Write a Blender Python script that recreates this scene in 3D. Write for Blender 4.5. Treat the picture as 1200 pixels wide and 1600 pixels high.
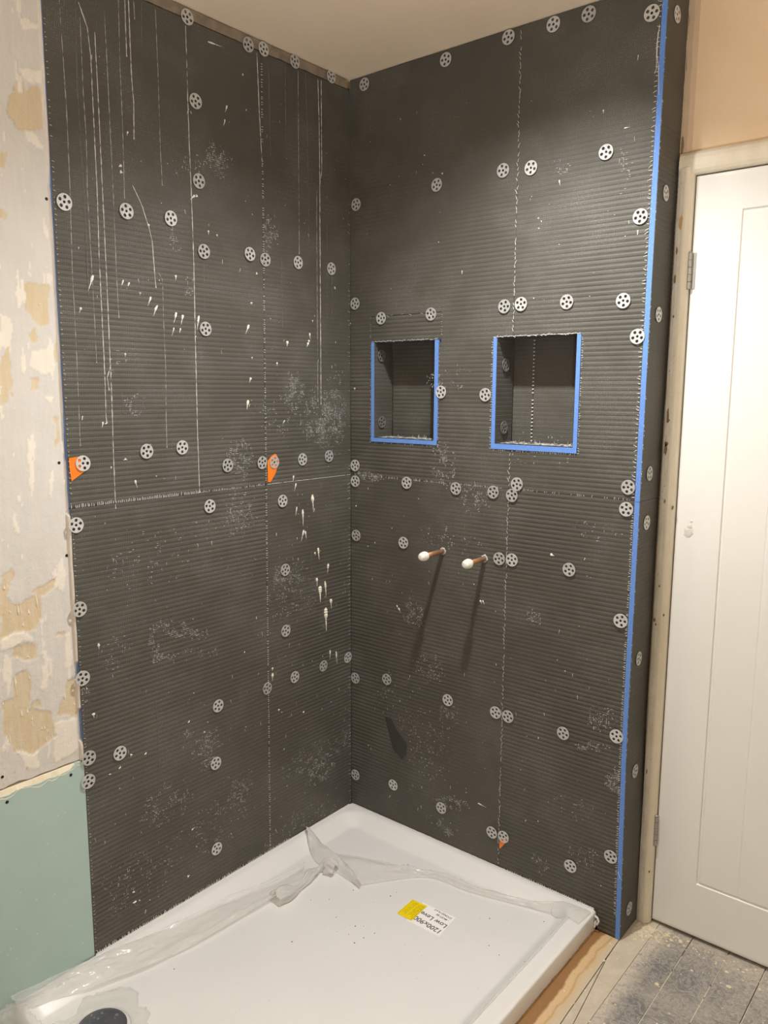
import bpy, bmesh, math, random
from mathutils import Vector, Matrix, noise
random.seed(7)
for o in list(bpy.data.objects): bpy.data.objects.remove(o)
SC = bpy.context.scene
COL = SC.collection

# ------------------------------------------------------------------ camera
cam_d = bpy.data.cameras.new('camera'); cam = bpy.data.objects.new('camera', cam_d); COL.objects.link(cam)
YAW, PITCH, ROLL = -0.6846, -0.1515, 0.0044
cam_d.sensor_fit = 'VERTICAL'; cam_d.sensor_height = 24; cam_d.sensor_width = 18
cam_d.lens = 1242.58 * 24 / 1600; cam_d.clip_start = .02
_F = Vector((math.sin(YAW)*math.cos(PITCH), math.cos(YAW)*math.cos(PITCH), math.sin(PITCH)))
_R = Vector((math.cos(YAW), -math.sin(YAW), 0)); _U = _R.cross(_F)
_r = math.cos(ROLL)*_R + math.sin(ROLL)*_U; _u = -math.sin(ROLL)*_R + math.cos(ROLL)*_U
cam.matrix_world = Matrix(((_r.x, _u.x, -_F.x, 1.7427), (_r.y, _u.y, -_F.y, -1.9603), (_r.z, _u.z, -_F.z, 1.4985), (0, 0, 0, 1)))
SC.camera = cam
# ------------------------------------------------------------------ world, exposure, lamps
w = bpy.data.worlds.new('room_air'); SC.world = w; w.use_nodes = True
w.node_tree.nodes['Background'].inputs[0].default_value = (.9, .95, 1, 1)
w.node_tree.nodes['Background'].inputs[1].default_value = .05
vs = SC.view_settings
vs.view_transform = 'Standard'; vs.look = 'None'; vs.gamma = 1; vs.use_curve_mapping = False
vs.exposure = 0.20
CEIL = 2.443
SPOT_POWER = 108.0         # the downlight over the tray
FILL_POWER = 12.5          # added fill downlights, unseen, in the rest of the room
UPLIGHT_POWER = 170.0         # added uplight on the floor, unseen, to brighten the ceiling
WARM = (1.0, .985, .965)

# ------------------------------------------------------------------ measured wall positions (metres)
WASHERS = [
 ('L', -0.612, 2.417, 'silver washer, first from the left in the row under the ceiling, left wall'),
 ('L', -0.413, 2.415, 'silver washer, second from the left in the row under the ceiling, left wall'),
 ('L', -0.358, 2.421, 'silver washer, third from the left in the row under the ceiling, left wall'),
 ('L', -0.239, 2.425, 'silver washer, fourth from the left in the row under the ceiling, left wall'),
 ('L', -0.087, 2.428, 'silver washer, fifth from the left in the row under the ceiling, left wall'),
 ('L', -0.594, 2.225, 'silver washer, topmost beside the long white drip, upper left wall'),
 ('L', -0.591, 2.032, 'silver washer, second from the top beside the long white drip, upper left wall'),
 ('L', -0.581, 1.858, 'silver washer, third from the top beside the long white drip, upper left wall'),
 ('L', -0.583, 1.659, 'silver washer, lowest beside the long white drip, upper left wall'),
 ('L', -0.968, 1.914, 'silver washer, first from the left in the row high beside the old plaster'),
 ('L', -0.809, 1.921, 'silver washer, second from the left in the row high beside the old plaster'),
 ('L', -0.682, 1.925, 'silver washer, third from the left in the row high beside the old plaster'),
 ('L', -0.422, 1.872, 'silver washer, first from the left in the row near the corner, upper left wall'),
 ('L', -0.365, 1.864, 'silver washer, second from the left in the row near the corner, upper left wall'),
 ('L', -0.235, 1.872, 'silver washer, third from the left in the row near the corner, upper left wall'),
 ('L', -0.091, 1.871, 'silver washer, fourth from the left in the row near the corner, upper left wall'),
 ('L', -0.78, 1.344, 'silver washer, first from the left in the row above the level joint, left wall'),
 ('L', -0.671, 1.348, 'silver washer, second from the left in the row above the level joint, left wall'),
 ('L', -0.52, 1.29, 'silver washer, third from the left in the row above the level joint, left wall'),
 ('L', -0.391, 1.289, 'silver washer, fourth from the left in the row above the level joint, left wall'),
 ('L', -0.226, 1.288, 'silver washer, fifth from the left in the row above the level joint, left wall'),
 ('L', -0.107, 1.291, 'silver washer, sixth from the left in the row above the level joint, left wall'),
 ('L', -0.956, 1.325, 'silver washer holding the orange tag at the plaster edge, left wall'),
 ('L', -0.343, 1.287, 'silver washer holding the orange tag at the upright joint, left wall'),
 ('L', -0.982, 1.18, 'silver washer, first from the left in the row below the level joint, left wall'),
 ('L', -0.586, 1.182, 'silver washer, second from the left in the row below the level joint, left wall'),
 ('L', -0.312, 1.168, 'silver washer, third from the left in the row below the level joint, left wall'),
 ('L', -0.985, 0.975, 'silver washer, topmost down the outer edge, lower left wall'),
 ('L', -0.987, 0.802, 'silver washer, second from the top down the outer edge, lower left wall'),
 ('L', -0.982, 0.594, 'silver washer, third from the top down the outer edge, lower left wall'),
 ('L', -0.987, 0.534, 'silver washer, lowest down the outer edge, lower left wall'),
 ('L', -0.305, 0.954, 'silver washer, topmost of two right of the upright joint, lower left wall'),
 ('L', -0.307, 0.761, 'silver washer, lowest of two right of the upright joint, lower left wall'),
 ('L', -0.388, 0.598, 'silver washer, first from the left in the row rising to the corner, lower left wall'),
 ('L', -0.271, 0.601, 'silver washer, second from the left in the row rising to the corner, lower left wall'),
 ('L', -0.14, 0.602, 'silver washer, third from the left in the row rising to the corner, lower left wall'),
 ('L', -0.0195, 0.599, 'silver washer, fourth from the left in the row rising to the corner, lower left wall'),
 ('L', -0.577, 0.602, 'silver washer, topmost in the middle column, lower left wall'),
 ('L', -0.591, 0.432, 'silver washer, second from the top in the middle column, lower left wall'),
 ('L', -0.597, 0.168, 'silver washer, lowest in the middle column, lower left wall'),
 ('L', -0.896, 0.575, "silver perforated washer set inward from the plasterboard's top corner, lower left wall"),
 ('B', 0.06, 2.417, 'silver washer, first from the left in the row under the ceiling, right wall'),
 ('B', 0.36, 2.415, 'silver washer, second from the left in the row under the ceiling, right wall'),
 ('B', 0.561, 2.422, 'silver washer, third from the left in the row under the ceiling, right wall'),
 ('B', 0.692, 2.419, 'silver washer, fourth from the left in the row under the ceiling, right wall'),
 ('B', 0.788, 2.417, 'silver washer, fifth from the left in the row under the ceiling, right wall'),
 ('B', 0.948, 2.376, 'silver washer, sixth from the left in the row under the ceiling, right wall'),
 ('B', 0.026, 2.073, 'silver washer, first from the left in the row high above the niches, right wall'),
 ('B', 0.335, 2.085, 'silver washer, second from the left in the row high above the niches, right wall'),
 ('B', 0.555, 2.089, 'silver washer, third from the left in the row high above the niches, right wall'),
 ('B', 0.64, 2.082, 'silver washer, fourth from the left in the row high above the niches, right wall'),
 ('B', 0.849, 2.085, 'silver washer, fifth from the left in the row high above the niches, right wall'),
 ('B', 0.945, 1.92, 'silver washer, topmost of two by the blue edge, upper right wall'),
 ('B', 0.953, 1.634, 'silver washer, lowest of two by the blue edge, upper right wall'),
 ('B', 0.021, 1.772, 'silver washer, first from the left in the row just above the two niches'),
 ('B', 0.129, 1.721, 'silver washer, second from the left in the row just above the two niches'),
 ('B', 0.32, 1.723, 'silver washer, third from the left in the row just above the two niches'),
 ('B', 0.57, 1.73, 'silver washer, fourth from the left in the row just above the two niches'),
 ('B', 0.622, 1.733, 'silver washer, fifth from the left in the row just above the two niches'),
 ('B', 0.758, 1.73, 'silver washer, sixth from the left in the row just above the two niches'),
 ('B', 0.912, 1.723, 'silver washer, seventh from the left in the row just above the two niches'),
 ('B', 0.36, 1.495, 'silver perforated washer touching the right blue edge of the smaller niche'),
 ('B', 0.515, 1.488, 'silver perforated washer just left of the larger niche'),
 ('B', 0.0205, 1.255, 'silver perforated washer in the corner just above the level joint, right wall'),
 ('B', 0.626, 1.24, 'silver perforated washer just above where both joints cross, right wall'),
 ('B', 0.021, 1.203, 'silver washer, first from the left in the row below the level joint, right wall'),
 ('B', 0.235, 1.214, 'silver washer, second from the left in the row below the level joint, right wall'),
 ('B', 0.42, 1.211, 'silver washer, third from the left in the row below the level joint, right wall'),
 ('B', 0.549, 1.211, 'silver washer, fourth from the left in the row below the level joint, right wall'),
 ('B', 0.611, 1.207, 'silver washer, fifth from the left in the row below the level joint, right wall'),
 ('B', 0.949, 1.257, 'silver perforated washer by the blue edge just above the level joint'),
 ('B', 0.947, 1.2, 'silver perforated washer by the blue edge just below the level joint'),
 ('B', 0.025, 1.022, 'silver washer, first from the left in the row at copper pipe height, right wall'),
 ('B', 0.224, 1.022, 'silver washer, second from the left in the row at copper pipe height, right wall'),
 ('B', 0.575, 1.019, 'silver washer, third from the left in the row at copper pipe height, right wall'),
 ('B', 0.617, 1.021, 'silver washer, fourth from the left in the row at copper pipe height, right wall'),
 ('B', 0.795, 1.019, 'silver washer, fifth from the left in the row at copper pipe height, right wall'),
 ('B', 0.947, 0.904, 'silver perforated washer alone by the blue edge below pipe height'),
 ('B', 0.0205, 0.525, 'silver washer, first from the left in the row below the pipe shadows, right wall'),
 ('B', 0.159, 0.554, 'silver washer, second from the left in the row below the pipe shadows, right wall'),
 ('B', 0.404, 0.545, 'silver washer, third from the left in the row below the pipe shadows, right wall'),
 ('B', 0.577, 0.551, 'silver washer, fourth from the left in the row below the pipe shadows, right wall'),
 ('B', 0.619, 0.55, 'silver washer, fifth from the left in the row below the pipe shadows, right wall'),
 ('B', 0.797, 0.549, 'silver washer, sixth from the left in the row below the pipe shadows, right wall'),
 ('B', 0.952, 0.585, 'silver washer, seventh from the left in the row below the pipe shadows, right wall'),
 ('B', 0.0205, 0.172, 'silver washer, first from the left in the bottom row above the tray, right wall'),
 ('B', 0.189, 0.191, 'silver washer, second from the left in the bottom row above the tray, right wall'),
 ('B', 0.386, 0.178, 'silver washer, third from the left in the bottom row above the tray, right wall'),
 ('B', 0.575, 0.165, 'silver washer, fourth from the left in the bottom row above the tray, right wall'),
 ('B', 0.616, 0.166, 'silver washer, fifth from the left in the bottom row above the tray, right wall'),
 ('B', 0.836, 0.16, 'silver washer, sixth from the left in the bottom row above the tray, right wall'),
 ('B', 0.953, 0.236, 'silver washer, seventh from the left in the bottom row above the tray, right wall'),
 ('S', 0.053, 2.381, 'silver washer, topmost on the narrow return beside the door'),
 ('S', 0.05, 1.978, 'silver washer, second from the top on the narrow return beside the door'),
 ('S', 0.048, 1.689, 'silver washer, third from the top on the narrow return beside the door'),
 ('S', 0.047, 1.291, 'silver washer, fourth from the top on the narrow return beside the door'),
 ('S', 0.046, 1.163, 'silver washer, fifth from the top on the narrow return beside the door'),
 ('S', 0.044, 0.797, 'silver washer, sixth from the top on the narrow return beside the door'),
 ('S', 0.057, 0.474, 'silver washer, seventh from the top on the narrow return beside the door'),
 ('S', 0.051, 0.069, 'silver washer, lowest on the narrow return beside the door'),
 (0.1015, 0.032, 1.608, 'upper dull washer inside the smaller niche'),
 (0.1015, 0.035, 1.398, 'lower dull washer inside the smaller niche'),
 (0.551, 0.043, 1.572, 'upper dull washer inside the larger niche'),
 (0.551, 0.042, 1.395, 'lower dull washer inside the larger niche'),
]
DRIPS=[('g',[(-0.953,2.337),(-0.951,2.234),(-0.949,2.102),(-0.951,1.939),(-0.956,1.77),(-0.956,1.627),(-0.957,1.51),(-0.959,1.366)]),('f',[(-0.914,2.351),(-0.92,2.173),(-0.918,2.037),(-0.917,1.875),(-0.918,1.707)]),('g',[(-0.905,2.318),(-0.906,2.177),(-0.904,2.064),(-0.908,1.947),(-0.907,1.809),(-0.906,1.696),(-0.906,1.56)]),('w',[(-0.907,2.349),(-0.888,2.303),(-0.883,2.246),(-0.883,2.109),(-0.883,1.951),(-0.886,1.812),(-0.886,1.691),(-0.886,1.531),(-0.888,1.435),(-0.887,1.418)]),('w',[(-0.87,2.299),(-0.869,2.187),(-0.869,2.024),(-0.869,1.814),(-0.869,1.756),(-0.87,1.569),(-0.87,1.511),(-0.871,1.434),(-0.873,1.325),(-0.874,1.207)]),('w',[(-0.869,1.557),(-0.88,1.526),(-0.876,1.496)]),('g',[(-0.843,2.353),(-0.842,2.258),(-0.841,1.959),(-0.842,1.813),(-0.842,1.754),(-0.841,1.669)]),('g',[(-0.805,2.389),(-0.808,2.25),(-0.808,2.109),(-0.811,1.95)]),('w',[(-0.788,2.395),(-0.789,2.272)]),('w',[(-0.778,2.398),(-0.778,2.231),(-0.775,2.175),(-0.778,2.091)]),('g',[(-0.764,2.403),(-0.763,2.362)]),('f',[(-0.743,2.411),(-0.746,2.311)]),('g',[(-0.704,2.413),(-0.703,2.267),(-0.704,2.09),(-0.702,2.0)]),('w',[(-0.616,2.396),(-0.616,2.262),(-0.616,2.125),(-0.614,2.001),(-0.613,1.842),(-0.616,1.597),(-0.618,1.378),(-0.617,1.222)]),('w',[(-0.787,1.984),(-0.773,1.96),(-0.762,1.939),(-0.754,1.915),(-0.746,1.894),(-0.738,1.862),(-0.734,1.781),(-0.732,1.75)]),('g',[(-0.726,1.794),(-0.712,1.772),(-0.713,1.673),(-0.712,1.553),(-0.716,1.431),(-0.717,1.349)]),('f',[(-0.771,1.86),(-0.771,1.708)]),('w',[(-0.38,2.404),(-0.376,2.268),(-0.368,2.114)]),('f',[(-0.274,2.408),(-0.276,2.177)]),('f',[(-0.338,2.397),(-0.336,2.147)]),('g',[(-0.224,2.406),(-0.227,1.897)]),('f',[(-0.193,2.406),(-0.187,2.223),(-0.186,1.934)]),('w',[(-0.142,2.429),(-0.138,2.271),(-0.137,2.113),(-0.138,1.996),(-0.139,1.455)]),('w',[(-0.128,2.428),(-0.128,2.151),(-0.137,2.113)]),('g',[(-0.151,2.087),(-0.152,1.994),(-0.153,1.463)]),('f',[(-0.107,2.001),(-0.107,1.695)]),('f',[(-0.085,1.91),(-0.087,1.716)]),('f',[(-0.3,1.882),(-0.299,1.665)]),('f',[(-0.782,0.689),(-0.779,0.598),(-0.782,0.435),(-0.766,0.413)]),('f',[(-0.581,1.846),(-0.583,1.682)]),('f',[(-0.968,1.914),(-0.904,1.921),(-0.809,1.921),(-0.764,1.924)]),('f',[(-0.865,1.347),(-0.781,1.344),(-0.715,1.345),(-0.671,1.348)]),('g',[(-0.642,1.146),(-0.629,1.141)]),('f',[(-0.188,0.996),(-0.19,0.83)]),('f',[(-0.587,1.166),(-0.59,1.076)])]
SPLATS=[((-0.904,1.762),(-0.919,1.724),1.5),((-0.824,1.76),(-0.832,1.74),1.2),((-0.808,1.756),(-0.816,1.739),1.2),((-0.779,1.735),(-0.779,1.728),1.5),((-0.748,1.727),(-0.758,1.704),1.5),((-0.73,1.708),(-0.743,1.68),1.3),((-0.734,1.703),(-0.741,1.684),1.2),((-0.673,1.695),(-0.682,1.667),1.6),((-0.653,1.69),(-0.66,1.665),1.6),((-0.682,1.656),(-0.689,1.635),1),((-0.662,1.656),(-0.665,1.644),1.6),((-0.602,1.692),(-0.609,1.655),1.7),((-0.939,1.686),(-0.944,1.673),1.3),((-0.828,1.586),(-0.828,1.577),1.2),((-0.747,1.901),(-0.746,1.891),1.6),((-0.671,1.788),(-0.671,1.775),1.4),((-0.562,1.914),(-0.563,1.903),1.2),((-0.535,1.908),(-0.531,1.902),1.2),((-0.603,1.995),(-0.619,1.981),1.4),((-0.596,1.996),(-0.601,1.991),2),((-0.418,1.742),(-0.418,1.734),1.8),((-0.429,1.679),(-0.442,1.653),1.5),((-0.42,1.591),(-0.42,1.585),1.6),((-0.426,1.533),(-0.431,1.519),1.6),((-0.438,1.465),(-0.443,1.45),2.2),((-0.281,1.642),(-0.282,1.627),2.2),((-0.187,1.671),(-0.184,1.652),1.6),((-0.193,1.641),(-0.199,1.629),2.6),((-0.19,1.65),(-0.193,1.637),1.8),((-0.324,1.579),(-0.324,1.566),1.6),((-0.074,1.819),(-0.068,1.806),1),((-0.399,1.823),(-0.392,1.822),1.8),((-0.173,1.71),(-0.173,1.703),1.4),((-0.182,1.174),(-0.177,1.118),2.6),((-0.225,1.132),(-0.223,1.079),1.8),((-0.221,1.067),(-0.233,1.032),1.6),((-0.215,1.062),(-0.21,1.037),1.6),((-0.25,1.143),(-0.256,1.115),1.2),((-0.158,1.0),(-0.153,0.959),1.9),((-0.173,0.988),(-0.17,0.977),1.8),((-0.111,0.94),(-0.115,0.908),1.9),((-0.165,0.903),(-0.163,0.875),1.8),((-0.151,0.873),(-0.149,0.819),3.4),((-0.127,0.885),(-0.121,0.828),1.8),((-0.1,0.82),(-0.097,0.787),2.4),((-0.125,0.795),(-0.122,0.716),3.4),((-0.105,0.646),(-0.105,0.613),1.5),((-0.076,0.634),(-0.07,0.588),1.4),((-0.363,0.657),(-0.363,0.647),2.2),((-0.363,0.639),(-0.364,0.614),2),((-0.339,0.515),(-0.339,0.507),1.8),((-0.233,0.473),(-0.23,0.467),1.6),((-0.262,1.241),(-0.265,1.223),1.4),((-0.252,1.216),(-0.26,1.191),1.2),((-0.473,0.736),(-0.473,0.731),1.6),((-0.939,0.878),(-0.938,0.858),1.6),((-0.962,0.704),(-0.961,0.691),2.6),((-0.679,0.588),(-0.677,0.584),1.7),((-0.898,0.536),(-0.894,0.533),2),((-0.926,0.529),(-0.924,0.527),1.4),((-0.821,0.546),(-0.819,0.542),1.8),((-0.861,0.559),(-0.865,0.552),2),((-0.625,0.54),(-0.63,0.536),1.5),((-0.613,0.565),(-0.615,0.563),1.6),((-0.874,0.175),(-0.876,0.17),2.6),((-0.873,0.145),(-0.874,0.139),2.6),((-0.858,0.142),(-0.856,0.137),1.2),((-0.701,0.13),(-0.692,0.131),1.8),((-0.667,0.208),(-0.667,0.204),1.6),((-0.681,0.264),(-0.669,0.268),1.2),((-0.882,1.31),(-0.879,1.309),1.6),((-0.842,1.328),(-0.835,1.325),1.4),((-0.844,1.327),(-0.843,1.325),1.6),((-0.816,1.273),(-0.81,1.253),1.4),((-0.897,1.421),(-0.9,1.407),1.4),((-0.889,1.418),(-0.887,1.415),2),((-0.296,1.409),(-0.305,1.398),1),((-0.438,1.47),(-0.443,1.443),1.8),((-0.816,2.024),(-0.823,2.02),2),((-0.82,2.009),(-0.813,2.008),2),((-0.794,2.105),(-0.797,2.095),1),((-0.489,2.242),(-0.496,2.224),1.1),((-0.497,2.205),(-0.502,2.189),1.1),((-0.434,2.335),(-0.429,2.335),1.6),((-0.547,2.381),(-0.495,2.383),1.1)]
SPLATS_BACK=[((0.017,1.507),(0.017,1.499),1.6),((0.737,1.053),(0.748,1.05),2.4),((0.205,0.805),(0.213,0.791),1.4),((0.197,0.812),(0.203,0.804),1.4),((0.512,0.884),(0.519,0.873),1.4),((0.521,0.885),(0.528,0.873),1.2),((0.665,1.953),(0.667,1.95),1.6),((0.668,1.927),(0.668,1.923),1.6),((0.723,2.039),(0.725,2.025),1),((0.836,2.187),(0.837,2.178),1.2),((0.892,2.133),(0.908,2.133),0.9),((0.022,1.121),(0.025,1.12),1.4),((0.687,0.244),(0.689,0.243),1.6),((-0.002,1.712),(0.001,1.71),1.4),((0.727,0.257),(0.731,0.256),1.4),((0.287,2.175),(0.292,2.173),1.2),((0.352,2.116),(0.354,2.11),1.2),((0.477,0.262),(0.479,0.26),1.2),((0.522,0.241),(0.552,0.237),1.1)]
SMEARS=[((-0.526,2.098),0.04800000000000004,0.04899999999999993,0,0.5),((-0.667,1.879),0.02200000000000002,0.03400000000000003,0,0.7),((-0.812,1.465),0.040000000000000036,0.040000000000000036,0,0.6),((-0.625,1.777),0.018000000000000016,0.04599999999999982,-20,0.4),((-0.338,1.951),0.030000000000000027,0.04200000000000004,20,0.5),((-0.354,1.919),0.019999999999999962,0.04200000000000004,0,0.6),((-0.473,1.303),0.056999999999999995,0.06199999999999983,0,0.6),((-0.122,1.408),0.103,0.09099999999999997,0,0.75),((-0.26,1.498),0.05400000000000002,0.05400000000000005,0,0.55),((-0.485,1.145),0.068,0.07499999999999996,0,0.45),((-0.306,0.934),0.07199999999999998,0.03200000000000003,-15,0.6),((-0.71,0.857),0.129,0.025000000000000022,-22,0.7),((-0.781,0.839),0.019000000000000017,0.04499999999999993,0,0.7),((-0.692,0.78),0.1309999999999999,0.018000000000000016,-10,0.4),((-0.982,0.75),0.02200000000000002,0.03500000000000003,0,0.95),((-0.616,0.485),0.05999999999999994,0.066,0,0.4),((-0.152,0.241),0.08199999999999999,0.059,0,0.5),((-0.157,0.296),0.194,0.056999999999999995,0,0.25),((-0.758,0.378),0.09599999999999997,0.065,0,0.25),((-0.515,0.316),0.07,0.065,0,0.3),((-0.861,0.201),0.14200000000000002,0.09100000000000001,0,0.16),((-0.895,0.842),0.05500000000000005,0.04599999999999993,0,0.22),((-0.601,0.242),0.14499999999999996,0.07999999999999999,0,0.2),((-0.269,1.441),0.168,0.09600000000000009,0,0.12),((-0.771,1.069),0.16400000000000003,0.08399999999999996,0,0.1),((-0.071,1.438),0.048999999999999995,0.1439999999999999,0,0.3),((-0.848,1.573),0.029000000000000026,0.02200000000000002,0,0.5),((-0.87,1.545),0.010000000000000009,0.014999999999999902,0,0.9),((-0.68,0.553),0.019000000000000017,0.015000000000000013,0,0.8),((-0.61,2.064),0.07299999999999995,0.03400000000000025,20,0.2),((-0.221,0.049),0.19,0.092,0,0.25),((-0.266,0.866),0.11500000000000002,0.124,0,0.14)]
SMEARS_BACK=[((0.723,2.072),0.03300000000000003,0.02200000000000024,0,0.35),((0.897,2.036),0.02300000000000002,0.06000000000000005,0,0.28),((0.952,0.448),0.028000000000000025,0.04799999999999999,0,0.6),((0.423,0.204),0.07100000000000001,0.027999999999999997,12,0.5),((0.883,0.532),0.05899999999999994,0.015000000000000013,15,0.5),((0.898,0.625),0.052999999999999936,0.04400000000000004,0,0.22),((0.845,0.335),0.07500000000000007,0.038000000000000034,0,0.12),((0.738,0.126),0.029000000000000026,0.037000000000000005,0,0.45),((0.384,1.537),0.09999999999999998,0.03699999999999992,0,0.2),((0.365,1.281),0.061,0.07799999999999985,0,0.3),((0.263,0.794),0.04999999999999999,0.05500000000000005,0,0.35),((0.333,0.63),0.069,0.05300000000000005,0,0.3),((0.405,0.49),0.04299999999999998,0.05499999999999999,0,0.4),((0.387,0.116),0.062,0.03900000000000001,0,0.4),((0.075,1.221),0.06699999999999999,0.017000000000000126,0,0.8),((0.686,1.336),0.1329999999999999,0.05300000000000016,0,0.1),((0.307,0.376),0.123,0.132,0,0.12),((0.864,1.133),0.07100000000000006,0.028000000000000025,0,0.25),((0.694,0.865),0.028000000000000025,0.026000000000000023,0,0.35),((0.482,1.184),0.06500000000000006,0.05699999999999994,0,0.3),((0.2,0.5),0.11699999999999999,0.08800000000000002,0,0.12),((0.88,0.203),0.07399999999999995,0.048000000000000015,0,0.15),((0.393,1.059),0.136,0.050000000000000044,0,0.12)]
FILM_LEFT_UP=[(0.008,-1.217,0.089),(0.008,-1.115,0.077),(0.008,-1.005,0.061),(0.032,-0.86,0.052),(0.055,-0.731,0.052),(0.071,-0.607,0.052),(0.108,-0.466,0.052),(0.116,-0.344,0.052)]
FILM_LEFT_LOW=[(0.03,-1.208,0.036),(0.049,-1.115,0.036),(0.079,-1.022,0.036),(0.118,-0.9,0.036),(0.14,-0.775,0.036),(0.149,-0.65,0.036),(0.154,-0.554,0.036),(0.174,-0.413,0.036)]
FILM_BACK_UP=[(0.132,-0.236),(0.226,-0.191),(0.327,-0.156),(0.407,-0.129),(0.469,-0.104),(0.595,-0.095),(0.719,-0.063),(0.8,-0.034)]
FILM_BACK_LOW=[(0.309,-0.305),(0.35,-0.246),(0.405,-0.175),(0.443,-0.144),(0.488,-0.131),(0.568,-0.126),(0.701,-0.09),(0.811,-0.062)]
FILM_TRI_A=[(-0.005,-0.228),(0.061,-0.223),(0.168,-0.248),(0.265,-0.29),(0.32,-0.319)]
FILM_TRI_B=[(0.068,-0.278),(0.121,-0.304),(0.189,-0.3),(0.262,-0.308),(0.315,-0.318)]
FILM_KNOT=[(0.174,-0.528),(0.181,-0.444),(0.163,-0.364),(0.166,-0.319),(0.21,-0.309)]
FILM_PATCH=[(0.104,-1.166),(0.067,-1.147),(0.063,-1.098),(0.069,-1.039),(0.109,-1.02),(0.146,-1.002),(0.19,-0.996),(0.253,-0.994),(0.289,-1.007)]
LABEL_TXT=[(0.619,-0.326),(0.52,-0.317),(0.614,-0.279),(0.519,-0.289),(0.595,-0.252),(0.527,-0.257),(0.466,-0.258),(0.516,-0.254),(0.52,-0.332),(0.47,-0.333),(0.609,-0.244),(0.619,-0.336)]
DEBRIS=[(0.277,-0.411),(0.423,-0.488),(0.414,-0.451),(0.432,-0.436),(0.474,-0.439),(0.238,-0.447),(0.347,-0.457),(0.324,-0.607),(0.463,-0.472),(0.457,-0.503),(0.742,-0.281),(0.782,-0.295),(0.863,-0.304),(0.303,-0.334),(0.164,-0.871),(0.106,-1.013),(0.406,-0.285),(0.409,-0.259),(0.684,-0.185),(0.809,-0.099)]
TAN_PATCHES=[[(-1.072,2.112),(-1.006,2.156),(-0.991,2.114),(-1.0,2.065),(-1.055,2.045),(-1.078,2.072)],[(-1.162,1.087),(-1.132,1.096),(-1.148,1.04),(-1.135,1.015),(-1.077,1.033),(-1.072,0.979),(-1.09,0.944),(-1.142,0.949),(-1.172,0.941)],[(-1.182,0.794),(-1.152,0.8),(-1.145,0.859),(-1.118,0.859),(-1.108,0.833),(-1.117,0.758),(-1.064,0.74),(-1.06,0.674),(-1.117,0.647),(-1.16,0.678),(-1.18,0.716)],[(-1.019,0.807),(-0.994,0.804),(-1.0,0.707),(-1.041,0.72),(-1.045,0.734)],[(-1.062,1.729),(-1.008,1.735),(-1.015,1.646),(-1.035,1.64),(-1.066,1.67)],[(-1.066,1.524),(-1.049,1.524),(-1.05,1.498),(-1.065,1.498)],[(-1.099,1.038),(-1.052,1.052),(-1.032,1.055),(-1.038,1.033),(-1.077,1.026)],[(-1.1,1.99),(-1.083,2.0),(-1.088,1.967),(-1.102,1.962)],[(-1.113,1.592),(-1.102,1.509),(-1.134,1.454),(-1.129,1.564)],[(-1.144,0.919),(-1.084,0.912),(-1.09,0.875),(-1.146,0.89)],[(-1.001,1.625),(-0.994,1.568),(-1.004,1.553)],[(-1.009,1.422),(-1.002,1.378),(-1.016,1.364)]]
WHITE_PATCHES=[[(-1.123,1.659),(-1.102,1.654),(-1.098,1.62),(-1.112,1.571),(-1.127,1.591)],[(-1.132,1.529),(-1.121,1.523),(-1.13,1.454),(-1.137,1.454)],[(-1.057,1.58),(-1.004,1.589),(-1.011,1.539),(-1.045,1.531),(-1.062,1.552)],[(-1.066,0.709),(-1.003,0.705),(-1.005,0.622),(-1.064,0.602),(-1.066,0.644)],[(-1.158,0.709),(-1.141,0.624),(-1.104,0.609),(-1.096,0.671)],[(-1.171,0.956),(-1.127,0.953),(-1.087,0.92),(-1.114,0.92),(-1.173,0.919)],[(-1.04,2.273),(-0.989,2.283),(-0.999,2.264),(-1.034,2.26)],[(-1.047,2.176),(-0.992,2.186),(-0.994,2.159),(-1.034,2.154)],[(-1.124,1.226),(-1.112,1.181),(-1.124,1.18)],[(-1.036,1.481),(-1.012,1.484),(-1.019,1.466)],[(-1.041,2.056),(-0.999,2.032),(-1.005,2.024),(-1.042,2.036)]]
DARK_PATCH=[(0.149,0.422),(0.166,0.375),(0.185,0.317),(0.224,0.291),(0.242,0.316),(0.244,0.351),(0.201,0.389),(0.176,0.423)]
# ------------------------------------------------------------------ helpers
def link(name, me, mat=None, parent=None, smooth=False):
    o = bpy.data.objects.new(name, me); COL.objects.link(o)
    if mat is not None and not len(me.materials):
        for m in (mat if isinstance(mat, (list, tuple)) else [mat]): me.materials.append(m)
    if parent is not None: o.parent = parent
    if smooth:
        me.polygons.foreach_set('use_smooth', [True]*len(me.polygons))
    return o
def pyd(name, verts, faces, mat, parent=None, smooth=False, uv=None):
    me = bpy.data.meshes.new(name); me.from_pydata([tuple(v) for v in verts], [], faces); me.update()
    if uv is not None:
        l = me.uv_layers.new(name='plane')
        for lp in me.loops: l.data[lp.index].uv = uv[lp.vertex_index]
    return link(name, me, mat, parent, smooth)
def tag(o, label=None, cat=None, group=None, kind=None):
    if label: o['label'] = label
    if cat: o['category'] = cat
    if group: o['group'] = group
    if kind: o['kind'] = kind
    return o
def empty(name, loc, label, cat, group=None):
    o = bpy.data.objects.new(name, None); COL.objects.link(o); o.location = loc; o.empty_display_size = .05
    return tag(o, label, cat, group)
def under(o, parent):
    """parent keeping the world place (parents are never rotated or scaled)"""
    o.parent = parent; o.matrix_parent_inverse = Matrix.Translation(-parent.location); return o
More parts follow.
